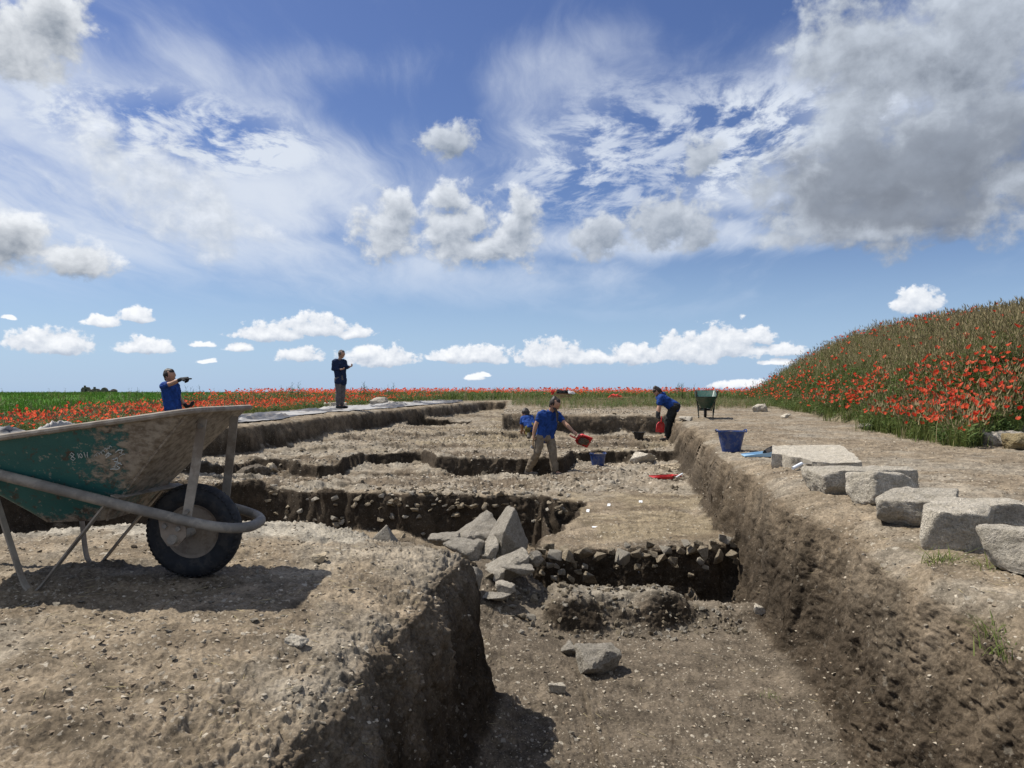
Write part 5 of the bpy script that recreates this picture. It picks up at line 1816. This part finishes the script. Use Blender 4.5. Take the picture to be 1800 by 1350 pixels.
x = at(985, 37.0)
cloth_heap('jacket', 'black jacket heaped on a low crate in the poppies over the walking woman', (x + .15, 37.0, gz(x, 37) + .42), (.42, .25, .10), 71, M['jacket_black'], 'jacket')
crate = thing('crate', 'low crate carrying the black jacket at the edge of the poppies', 'crate', (x + .1, 37.0, gz(x, 37.0)))
for k in range(3):
    bm = bmesh.new(); bmesh.ops.create_cube(bm, size=1)
    for v in bm.verts:
        v.co = Vector((v.co.x * .9, v.co.y * .4, v.co.z * .09 + .06 + k * .12))
    bm_obj('slat', bm, M['wood'], crate, smooth=False)
cloth_heap('white_bag', 'white bag lying against the right side of the black jacket', (x + .52, 36.8, gz(x + .5, 36.8) + .40), (.17, .13, .07), 72, M['white_pl'], 'bag')
cloth_heap('red_bag', 'small red bag lying against the left side of the black jacket', (x - .38, 36.9, gz(x, 36.9) + .42), (.10, .10, .11), 73, M['red_cloth'], 'bag')
x = at(1082, 36.0)
cloth_heap('red_cover', 'red cover lying flat at the near edge of the poppies', (x, 36.0, gz(x, 36) + .16), (.42, .25, .11), 74, M['red_cloth'], 'cover')
bm = bmesh.new(); tube_bm(bm, [(at(1050, 35.6), 35.6, gz(at(1050, 35.6), 35.6) + .10), (at(1112, 35.8), 35.8, gz(at(1112, 35.8), 35.8) + .16)], .03, 8)
bm_obj('wooden_pole', bm, M['wood'], label='thin pole lying across the bank in front of the red cover', cat='pole')

# ------------------------------------------------------------------ the far ruin
M['ruin'] = mat_stone('ruin_stone', (0.10, 0.085, 0.07), (0.17, 0.145, 0.12), .3, 1.2)
ru = thing('ruined_house', 'dark ruined stone house on the horizon over the green field', 'ruin', (at(165, 210), 210, 0))
prof_ru = [(-3.7, -3), (-3.7, 0.9), (-3.3, 1.5), (-2.9, 1.45), (-2.85, 2.0), (-2.65, 2.0), (-2.6, 1.6), (-1.6, 1.5), (-1.2, 0.9), (-0.2, 0.7), (-0.15, 1.6), (0.15, 1.6), (0.2, 0.6), (1.3, 0.75), (1.9, 0.7), (2.3, 1.25), (2.9, 1.45), (3.4, 1.2), (3.7, 0.8), (3.7, -3)]
for nm, y0, th_, k in (('front_wall', 0, .7, 1.0), ('back_wall', 5, .7, .72)):
    bm = bmesh.new()
    A = [bm.verts.new((x, y0, z * k if z > 0 else z)) for x, z in prof_ru]; B = [bm.verts.new((x, y0 + th_, z * k if z > 0 else z)) for x, z in prof_ru]
    bm.faces.new(A); bm.faces.new(B[::-1])
    for i in range(len(A)):
        j = (i + 1) % len(A)
        bm.faces.new((A[i], B[i], B[j], A[j]))
    bm_obj(nm, bm, M['ruin'], ru, smooth=False)
for s in (-1, 1):
    bm = bmesh.new(); bmesh.ops.create_cube(bm, size=1)
    for v in bm.verts:
        v.co = Vector((s * 3.34 + v.co.x * .68, 2.85 + v.co.y * 4.3, -1.2 + v.co.z * (3.6 + .4 * v.co.y)))
    bm_obj('side_wall', bm, M['ruin'], ru, smooth=False)
for (x, z, w, h) in ((-2.2, .55, .5, .7), (1.0, .1, .7, .5)):
    bm = bmesh.new(); bmesh.ops.create_cube(bm, size=1)
    for v in bm.verts:
        v.co = Vector((x + v.co.x * w, -.02 + v.co.y * .06, z + v.co.z * h))
    bm_obj('window', bm, M['jacket_black'], ru, smooth=False)
# ------------------------------------------------------------------ people
def mat_cloth(name, c, var=0.25, fold=14):
    m, T, b = new_mat(name, 0.88, 0.12)
    p = T.node('ShaderNodeTexCoord').outputs['Object']
    n = T.noise(p, fold, 4, 0.55, 0.6)
    f = T.ramp(n, 0.3, 0.7, 1 - var, 1 + var, False)
    T.l.new(T.mix(1.0, tuple(c) + (1.0,), T.comb(f, f, f), 'MULTIPLY'), b.inputs['Base Color'])
    bump(T, b, T.noise(T.vec('MULTIPLY', p, (1, 1, .5)), fold * 1.3, 3, .5, 1.0), 0.9, 0.03)
    return m


M['skin'] = mat_plain('skin', (0.36, 0.205, 0.135), 0.55, 0.35, 0.10, 14, None, 0, 0)
M['hair_dark'] = mat_plain('dark_brown_hair', (0.022, 0.015, 0.011), 0.6, 0.4, 0.35, 60, None, 0, 0.003)
M['hair_grey'] = mat_plain('greying_hair', (0.10, 0.09, 0.085), 0.65, 0.3, 0.4, 60, None, 0, 0.003)
M['tee'] = mat_cloth('blue_cotton', (0.016, 0.048, 0.190), 0.4, 11)
M['blazer'] = mat_cloth('navy_wool', (0.016, 0.026, 0.060))
M['khaki'] = mat_cloth('khaki_cotton', (0.185, 0.150, 0.108))
M['charcoal'] = mat_cloth('dark_work_cloth', (0.026, 0.027, 0.025))
M['greycloth'] = mat_cloth('grey_trouser_cloth', (0.115, 0.105, 0.105))
M['olive'] = mat_cloth('olive_cloth', (0.135, 0.115, 0.040))
M['glove'] = mat_plain('dark_glove', (0.018, 0.019, 0.022), .8, .2, .2, 30, None, 0, 0)
M['boot'] = mat_plain('dusty_boot', (0.075, 0.065, 0.056), .8, .2, .3, 25, (0.20, 0.17, 0.13), .5, 0.002)
M['shoe'] = mat_plain('black_shoe', (0.010, 0.010, 0.011), .45, .4, .2, 25, None, 0, 0)
M['eye'] = mat_plain('dark_eye', (0.012, 0.010, 0.010), .3, .5, 0, 20, None, 0, 0)


def cap_bm(bm, p0, r0, p1, r1, n=12):
    p0, p1 = Vector(p0), Vector(p1)
    t = p1 - p0
    L = t.length
    t = t.normalized() if L > 1e-6 else Vector((0, 0, 1))
    u = Vector((0, 0, 1)) if abs(t.z) < .9 else Vector((1, 0, 0))
    u = (u - t * u.dot(t)).normalized(); v = t.cross(u)
    prof_ = [(r0 * math.sin(R(a)), -r0 * math.cos(R(a))) for a in (15, 40, 65, 90)] + [(r1 * math.sin(R(a)), L + r1 * -math.cos(R(a))) for a in (90, 115, 140, 165)]
    rings = [[bm.verts.new(p0 + t * h + (u * math.cos(6.2832 * k / n) + v * math.sin(6.2832 * k / n)) * r) for k in range(n)] for r, h in prof_]
    for A, B in zip(rings, rings[1:]):
        for k in range(n):
            bm.faces.new((A[k], A[(k + 1) % n], B[(k + 1) % n], B[k]))
    bm.faces.new(rings[0][::-1]); bm.faces.new(rings[-1])


def flesh(name, caps, voxel, mat, parent, smooth_it=4, keep=0.5, wr=0.0, seed=0, cut=None):
    """weld overlapping limbs into ONE continuous skin"""
    bm = bmesh.new()
    for c in caps:
        cap_bm(bm, *c)
    me = bpy.data.meshes.new(name); bm.to_mesh(me); bm.free()
    o = bpy.data.objects.new(name, me); COL.objects.link(o)
    md = o.modifiers.new('weld', 'REMESH'); md.mode = 'VOXEL'; md.voxel_size = voxel
    ms = o.modifiers.new('soft', 'SMOOTH'); ms.iterations = smooth_it; ms.factor = 0.5
    if keep < 1:
        mdc = o.modifiers.new('thin', 'DECIMATE'); mdc.ratio = keep
    dg = bpy.context.evaluated_depsgraph_get()
    out = bpy.data.meshes.new_from_object(o.evaluated_get(dg))
    bpy.data.objects.remove(o); bpy.data.meshes.remove(me)
    out.name = name
    if wr:
        n = len(out.vertices)
        co = np.zeros(n * 3); out.vertices.foreach_get('co', co); co = co.reshape(-1, 3)
        nn = np.zeros(n * 3); out.vertices.foreach_get('normal', nn); nn = nn.reshape(-1, 3)
        k = fbm3(co[:, 0] * 1.0, co[:, 1] * 1.0, co[:, 2] * 1.6, 8, 3, 600 + seed, .6)
        co += nn * (k * wr)[:, None]
        out.vertices.foreach_set('co', co.ravel())
    out.materials.clear(); out.materials.append(mat)
    out.polygons.foreach_set('use_smooth', np.ones(len(out.polygons), bool))
    return link(name, out, parent)


def lerp(a, b, t):
    return Vector(a) * (1 - t) + Vector(b) * t


def hand_caps(wr, d, palm_n, curl=0.4, s=1.0, point=False, thumb=1):
    """palm and five bent fingers. d: finger direction, palm_n: the way the palm faces"""
    d = Vector(d).normalized(); pn = Vector(palm_n); pn = (pn - d * pn.dot(d)).normalized(); w = d.cross(pn)
    wr = Vector(wr); out = []
    k = wr + d * .085 * s
    for q in (-.026, -.009, .009, .026):
        out.append((wr + w * q * .6 * s + d * .01, .019 * s, k + w * q * s, .0155 * s))
    for i, (q, L) in enumerate(((-.030, .072), (-.010, .082), (.010, .078), (.029, .062))):
        c = 0.05 if (point and i == 0) else (1.5 if point else curl)
        b = k + w * q * s
        d1 = (d * math.cos(c) + pn * math.sin(c)); d2 = (d * math.cos(c * 1.9) + pn * math.sin(c * 1.9))
        m1 = b + d1 * L * .52 * s; m2 = m1 + d2 * L * .5 * s
        out.append((b, .0105 * s, m1, .0098 * s)); out.append((m1, .0098 * s, m2, .0085 * s))
    tb = wr + d * .025 * s - w * .024 * s * thumb
    t1 = tb + (d * .6 - w * .75 * thumb + pn * .25).normalized() * .042 * s; t2 = t1 + (d * .9 - w * .15 * thumb + pn * .35).normalized() * .032 * s
    out.append((tb, .0135 * s, t1, .0115 * s)); out.append((t1, .0115 * s, t2, .0095 * s))
    return out


def person(label, loc, J, shirt_m, trouser_m, hair_m, shoe_m, sleeve=0.55, hem=None, bun=None, glove=(None, None), collar=False, group=None, hip_w=1.0, bulk=1.0, point=None, curl=(.5, .5), ponytail=None):
    root = thing('person', label, 'person', loc, group)
    V = {k: Vector(v) for k, v in J.items()}
    up = (V['head'] - V['neck']).normalized()
    f = Vector(J['face']).normalized(); f = (f - up * f.dot(up) * .6).normalized()
    sd_ = f.cross(up).normalized()
    h = V['head']
    body = [(h + up * .035 - f * .018, .088, h + up * .02 + f * .012, .086), (h - up * .035 + f * .025, .070, h - up * .085 + f * .050, .040), (h - f * .02 - up * .02, .078, h + f * .02, .080),
            (h + f * .090 - up * .018, .0125, h + f * .104 - up * .038, .017),                                  # nose
            (h + f * .080 - up * .066, .012, h + f * .085 - up * .072, .012), (h + f * .074 - up * .098, .020, h + f * .070 - up * .104, .018),   # mouth, chin
            (h + f * .082 + sd_ * .032 + up * .018, .016, h + f * .084 - sd_ * .032 + up * .018, .016),        # brow
            (V['neck'] - up * .04, .058, h - up * .05 - f * .02, .052)]
    for s in (-1, 1):
        body.append((h + sd_ * s * .083 - f * .012 + up * .012, .016, h + sd_ * s * .084 - f * .008 - up * .022, .011))
    chest = lerp(V['shL'], V['shR'], .5); pel = lerp(V['hipL'], V['hipR'], .5)
    body += [(V['shL'], .046, V['shR'], .046), (V['neck'], .050, chest, .06), (lerp(V['shL'], chest, .5), .065, lerp(V['hipL'], pel, .4), .065), (lerp(V['shR'], chest, .5), .065, lerp(V['hipR'], pel, .4), .065), (V['hipL'], .068, V['hipR'], .068)]
    gl = []
    for s in 'LR':
        sh, el, wr = V['sh' + s], V['el' + s], V['wr' + s]
        body += [(sh, .052, el, .039), (el, .040, lerp(el, wr, .35), .041), (lerp(el, wr, .35), .041, wr, .027)]
        i = 'LR'.index(s)
        hc = hand_caps(wr, J['hd' + s], J['pn' + s], curl[i], 1.2 if point == s else 1.0, point == s, J.get('th' + s, 1))
        body += hc
        if glove[i]:
            gl.append([(a, ra + .004, b, rb + .004) for a, ra, b, rb in hc] + [(lerp(el, wr, .72), .036, wr, .034)])
        hp, kn, an = V['hip' + s], V['kn' + s], V['an' + s]
        body += [(hp, .066, kn, .046), (kn, .051, lerp(kn, an, .35), .050), (lerp(kn, an, .35), .050, an, .034), (an, .034, an + Vector(J['toe' + s]).normalized() * .10 - Vector((0, 0, .03)), .028)]
    flesh('body', body, .0085, M['skin'], root, 3, .32)
    for g_ in gl:
        flesh('glove', g_, .0085, M['glove'], root, 1, .7)
    # eyes
    for s in (-1, 1):
        e = h + f * .082 + sd_ * s * .032 + up * .002
        bm = bmesh.new(); bmesh.ops.create_icosphere(bm, subdivisions=1, radius=.0085)
        for v in bm.verts:
            v.co = v.co + e
        bm_obj('eye', bm, M['eye'], root)
    # hair
    hc = [(h + up * .050 - f * .034, .088, h + up * .064 + f * .008, .068), (h - f * .042 - up * .005, .082, h - f * .040 - up * .060, .058), (h + up * .02 - f * .03 + sd_ * .02, .084, h + up * .02 - f * .03 - sd_ * .02, .084)]
    if bun:
        hc += [(h + up * bun[0] + f * bun[1], bun[2], h + up * (bun[0] + .02) + f * bun[1], bun[2] * .95), (h - f * .05 + up * .05, .06, h + up * bun[0] * .8 + f * bun[1] * .8, .03)]
    if ponytail:
        hc += [(h - f * .05 - up * .03, .034, h + Vector(ponytail[0]), .026), (h + Vector(ponytail[0]), .026, h + Vector(ponytail[1]), .014)]
    flesh('hair', hc, .010, hair_m, root, 2, .6, .004, 5)
    # top
    tp = []
    hem_v = Vector(hem) if hem else None
    for s in 'LR':
        sh, el, wr = V['sh' + s], V['el' + s], V['wr' + s]
        i_sh = lerp(sh, chest, .30); i_hp = lerp(V['hip' + s], pel, .22 / hip_w)
        tp += [(i_sh, .092, lerp(i_sh, i_hp, .5), .098), (lerp(i_sh, i_hp, .5), .098, i_hp, .108 * hip_w)]
        if hem_v is not None:
            tp.append((i_hp, .120 * hip_w, i_hp + hem_v, .128 * hip_w))
        if sleeve <= 1:
            tp.append((sh, .066, lerp(sh, el, sleeve), .064))
        else:
            tp += [(sh, .066, el, .056), (el, .056, lerp(el, wr, .88), .043)]
    tp += [(V['shL'], .068, V['shR'], .068), (V['neck'] - up * .055, .078, chest, .092), (lerp(chest, pel, .12), .112, lerp(chest, pel, .55), .105), (lerp(chest, pel, .1), .10, pel, .105 * hip_w)]
    tp = [(a, ra * bulk, b, rb * bulk) for a, ra, b, rb in tp]
    flesh('jacket' if collar else 'tee_shirt', tp, .012, shirt_m, root, 4, .6, .012, 1)
    if collar:
        flesh('shirt_collar', [(V['neck'] - up * .015 + sd_ * .02, .058, V['neck'] - up * .015 - sd_ * .02, .058), (V['neck'] + f * .05 - up * .04, .03, V['neck'] + f * .075 - up * .14, .02)], .010, M['greycloth'], root, 2, .7)
    # trousers
    tr_ = [(V['hipL'], .105 * hip_w, V['hipR'], .105 * hip_w), (pel, .11, pel + (chest - pel) * .12, .105)]
    for s in 'LR':
        hp, kn, an = V['hip' + s], V['kn' + s], V['an' + s]
        tr_ += [(hp, .104, kn, .078), (kn, .078, lerp(kn, an, .45), .080), (lerp(kn, an, .45), .080, lerp(kn, an, .90), .070)]
    tr_ = [(a, ra * bulk, b, rb * bulk) for a, ra, b, rb in tr_]
    flesh('trousers', tr_, .012, trouser_m, root, 4, .6, .013, 2)
    for s in 'LR':
        an = V['an' + s]; t = Vector(J['toe' + s]).normalized()
        base_z = an.z - .055
        q = Vector((an.x, an.y, base_z))
        flesh('shoe', [(q - t * .055, .045, q + t * .07, .050), (q + t * .07, .050, q + t * .19, .040), (q - t * .02 + Vector((0, 0, .04)), .048, q + Vector((0, 0, .075)), .046)], .010, shoe_m, root, 2, .6)
    return root


def R3(px, py, X0, Y0, s, zb, dy=0.0):
    """photo point -> local point of a figure standing at (X0, Y0) with its feet at pixel row zb; s = pixels per metre"""
    return ((px - X0) / s, dy, (zb - py) / s)


# 1 the walking woman tossing earth from a red dustpan
YW = 14.0; sW = F_PX / YW
P1 = lambda cx, cy, dy=0.0: R3(890 + cx / 8.4375, 680 + cy / 8.4375, 955, YW, sW, 829.5, dy)
xw = at(955, YW); zw = gz(xw, YW) + 0.05
w_root = person('woman with a dark bun and blue tee shirt striding with a red dustpan', (xw, YW, zw), dict(
    head=P1(722, 185, -.05), face=(.80, -.45, -.38), neck=P1(672, 275, 0), shL=P1(512, 330, -.08), shR=P1(765, 335, .10), elL=P1(440, 480, -.10), wrL=P1(402, 620, -.10), elR=P1(868, 470, .02), wrR=P1(978, 580, -.10),
    hdL=(-.05, 0, -1), pnL=(.9, .2, 0), hdR=(.75, -.25, -.55), pnR=(-.3, .3, -.8), hipL=P1(500, 690, -.05), hipR=P1(648, 685, .08), knL=P1(455, 890, -.10), anL=P1(322, 1180, .10), knR=P1(690, 900, -.02), anR=P1(722, 1190, -.04),
    toeL=(.8, -.55, 0), toeR=(.9, -.35, 0)), M['tee'], M['khaki'], M['hair_dark'], M['boot'], .62, bun=(.075, -.075, .046), bulk=0.96, curl=(1.1, 1.1), ponytail=((.035, -.10, -.17), (.03, -.13, -.33)))
px_, _, pz_ = P1(1135, 705)
dpw = dustpan('dustpan', 'red dustpan held out by the walking woman with earth still in it', (xw + P1(1135, 0)[0], YW - .16, zw + pz_), (R(62), R(26), R(10)), M['red_pl'], 0.27, 0.25, None, True)
dpw.rotation_euler = (R(55), R(205), 0)
mt = thing('mattock', 'small wooden handled mattock hanging from the walking woman\'s right hand', 'hand tool', (xw + P1(398, 0)[0], YW - .11, zw + P1(0, 740)[2]))
bm = bmesh.new(); tube_bm(bm, [(0.01, 0, .16), (0, 0, 0), (-.01, 0, -.09)], [.013, .014, .014], 8); bm_obj('handle', bm, M['wood'], mt)
bm = bmesh.new(); tube_bm(bm, [(-.045, -.03, -.085), (-.012, 0, -.105), (.01, .05, -.12)], 0, flat=(.05, .012, (.3, 0, 1))); bm_obj('blade', bm, M['steel'], mt)

# 2 the standing man in a blazer
YM = 22.7; sM = F_PX / YM
xm = at(597, YM); zm = gz(xm, YM) + 0.07
P2 = lambda cx, cy, dy=0.0: ((cx - 384) / 595, dy, (1180 - cy) / 595)
person('man in a navy blazer and grey trousers standing on the tarpaulin with hands raised', (xm, YM, zm), dict(
    head=P2(425, 205, -.02), face=(.92, -.30, -.08), neck=P2(392, 300, 0), shL=P2(300, 345, -.10), shR=P2(465, 345, .12), elL=P2(285, 478, -.12), wrL=P2(420, 487, -.20), elR=P2(500, 440, .05), wrR=P2(575, 440, -.12),
    hdL=(.95, -.2, .05), pnL=(0, .2, 1), hdR=(.85, -.3, .25), pnR=(-.1, .1, 1), hipL=P2(365, 660, -.07), hipR=P2(440, 660, .06), knL=P2(372, 910, -.08), anL=P2(368, 1135, -.06), knR=P2(430, 905, .05), anR=P2(405, 1138, .06),
    toeL=(.85, -.5, 0), toeR=(.95, -.25, 0)), M['blazer'], M['greycloth'], M['hair_grey'], M['shoe'], 2, bulk=1.08, hem=(0, 0, -.09), collar=True, curl=(.5, .9))

# 3 the pointing man
YP = 13.4; sP = F_PX / YP
xp = at(300, YP); zp_ = gz(xp, YP)
base_row = 690 - zp_ * sP
P3 = lambda cx, cy, dy=0.0: R3(265 + cx / 13.5, 635 + cy / 13.5, 300, YP, sP, base_row, dy)
hz_ = 635 + 0 / 13.5
person('man in a blue tee shirt pointing to the right over the nose of the wheelbarrow', (xp, YP, zp_), dict(
    head=P3(455, 345, 0), face=(.97, -.22, 0.02), neck=P3(430, 500, .02), shL=P3(400, 590, -.16), shR=P3(500, 600, .17), elL=P3(640, 530, -.22), wrL=P3(865, 430, -.24), elR=P3(560, 930, .24), wrR=P3(800, 1080, .10),
    hdL=(.97, 0, .12), pnL=(.05, .3, -.9), hdR=(.9, -.2, .25), pnR=(0, .2, 1), hipL=(.06, -.10, (base_row - 728) / sP - .02), hipR=(.07, .10, (base_row - 728) / sP - .02),
    knL=(.10, -.11, .47), anL=(.02, -.11, .085), knR=(.02, .11, .47), anR=(-.10, .11, .085), toeL=(1, -.1, 0), toeR=(1, .1, 0)),
    M['tee'], M['khaki'], M['hair_dark'], M['boot'], .42, glove=(True, True), point='L', curl=(.5, .6))

# 4 the person bending over by the trench wall
YB = 18.0; sB = F_PX / YB
xb_ = at(1172, YB); zb_ = gz(xb_, YB)
P4 = lambda cx, cy, dy=0.0: ((cx - 868) / 764.6, dy, (1128 - cy) / 764.6)
person('person in a blue tee shirt and dark trousers bending over with a red dustpan', (xb_, YB, zb_), dict(
    head=P4(690, 232, -.03), face=(-.70, -.30, -.62), neck=P4(755, 275, 0), shL=P4(735, 350, -.17), shR=P4(775, 330, .17), elL=P4(705, 500, -.20), wrL=P4(690, 650, -.20), elR=P4(745, 500, .18), wrR=P4(705, 640, .10),
    hdL=(.05, 0, -1), pnL=(.8, .3, 0), hdR=(0, -.1, -1), pnR=(.6, -.5, 0), hipL=P4(985, 510, -.10), hipR=P4(1010, 505, .11), knL=P4(870, 770, -.12), anL=P4(872, 1062, -.10), knR=P4(950, 780, .10), anR=P4(960, 1070, .12),
    toeL=(-.95, -.35, 0), toeR=(-.8, -.6, 0)), M['tee'], M['charcoal'], M['hair_dark'], M['boot'], .60, glove=(True, True), bun=(.085, -.055, .060), hip_w=1.15, bulk=1.22, curl=(1.2, .8))
dpb = dustpan('dustpan', 'red dustpan hanging from the gloved hand of the bending person', (xb_ + P4(712, 0)[0], YB - .20, zb_ + P4(0, 880)[2]), (0, 0, 0), M['red_pl'], 0.25, 0.20)
dpb.rotation_euler = Matrix(((0, 1, 0), (.25, 0, -.97), (-.97, 0, -.25))).transposed().to_euler() if False else (R(90), R(-86), R(8))

# 5 the crouching digger
YC = 18.4; sC = F_PX / YC
xc = at(928, YC); zc = gz(xc, YC)
P5 = lambda cx, cy, dy=0.0: R3(890 + cx / 8.4375, 680 + cy / 8.4375, 928, YC, sC, 690 - zc * sC, dy)
person('person in a blue tee shirt and olive trousers crouching behind the walking woman', (xc, YC, zc), dict(
    head=P5(285, 400, .16), face=(-.45, .55, -.65), neck=P5(300, 445, .10), shL=P5(245, 480, .0), shR=P5(375, 470, .16), elL=P5(228, 570, .02), wrL=P5(238, 640, .14), elR=P5(385, 590, .25), wrR=P5(300, 650, .30),
    hdL=(-.2, .8, -.4), pnL=(0, 0, -1), hdR=(-.4, .8, -.3), pnR=(0, 0, -1), hipL=P5(335, 605, -.16), hipR=P5(410, 600, -.06), knL=P5(320, 660, .18), anL=P5(330, 705, -.22), knR=P5(420, 655, .22), anR=P5(430, 705, -.18),
    toeL=(.1, 1, 0), toeR=(.1, 1, 0)), M['tee'], M['olive'], M['hair_dark'], M['boot'], .6, bun=(.08, -.05, .045), curl=(.8, .8))
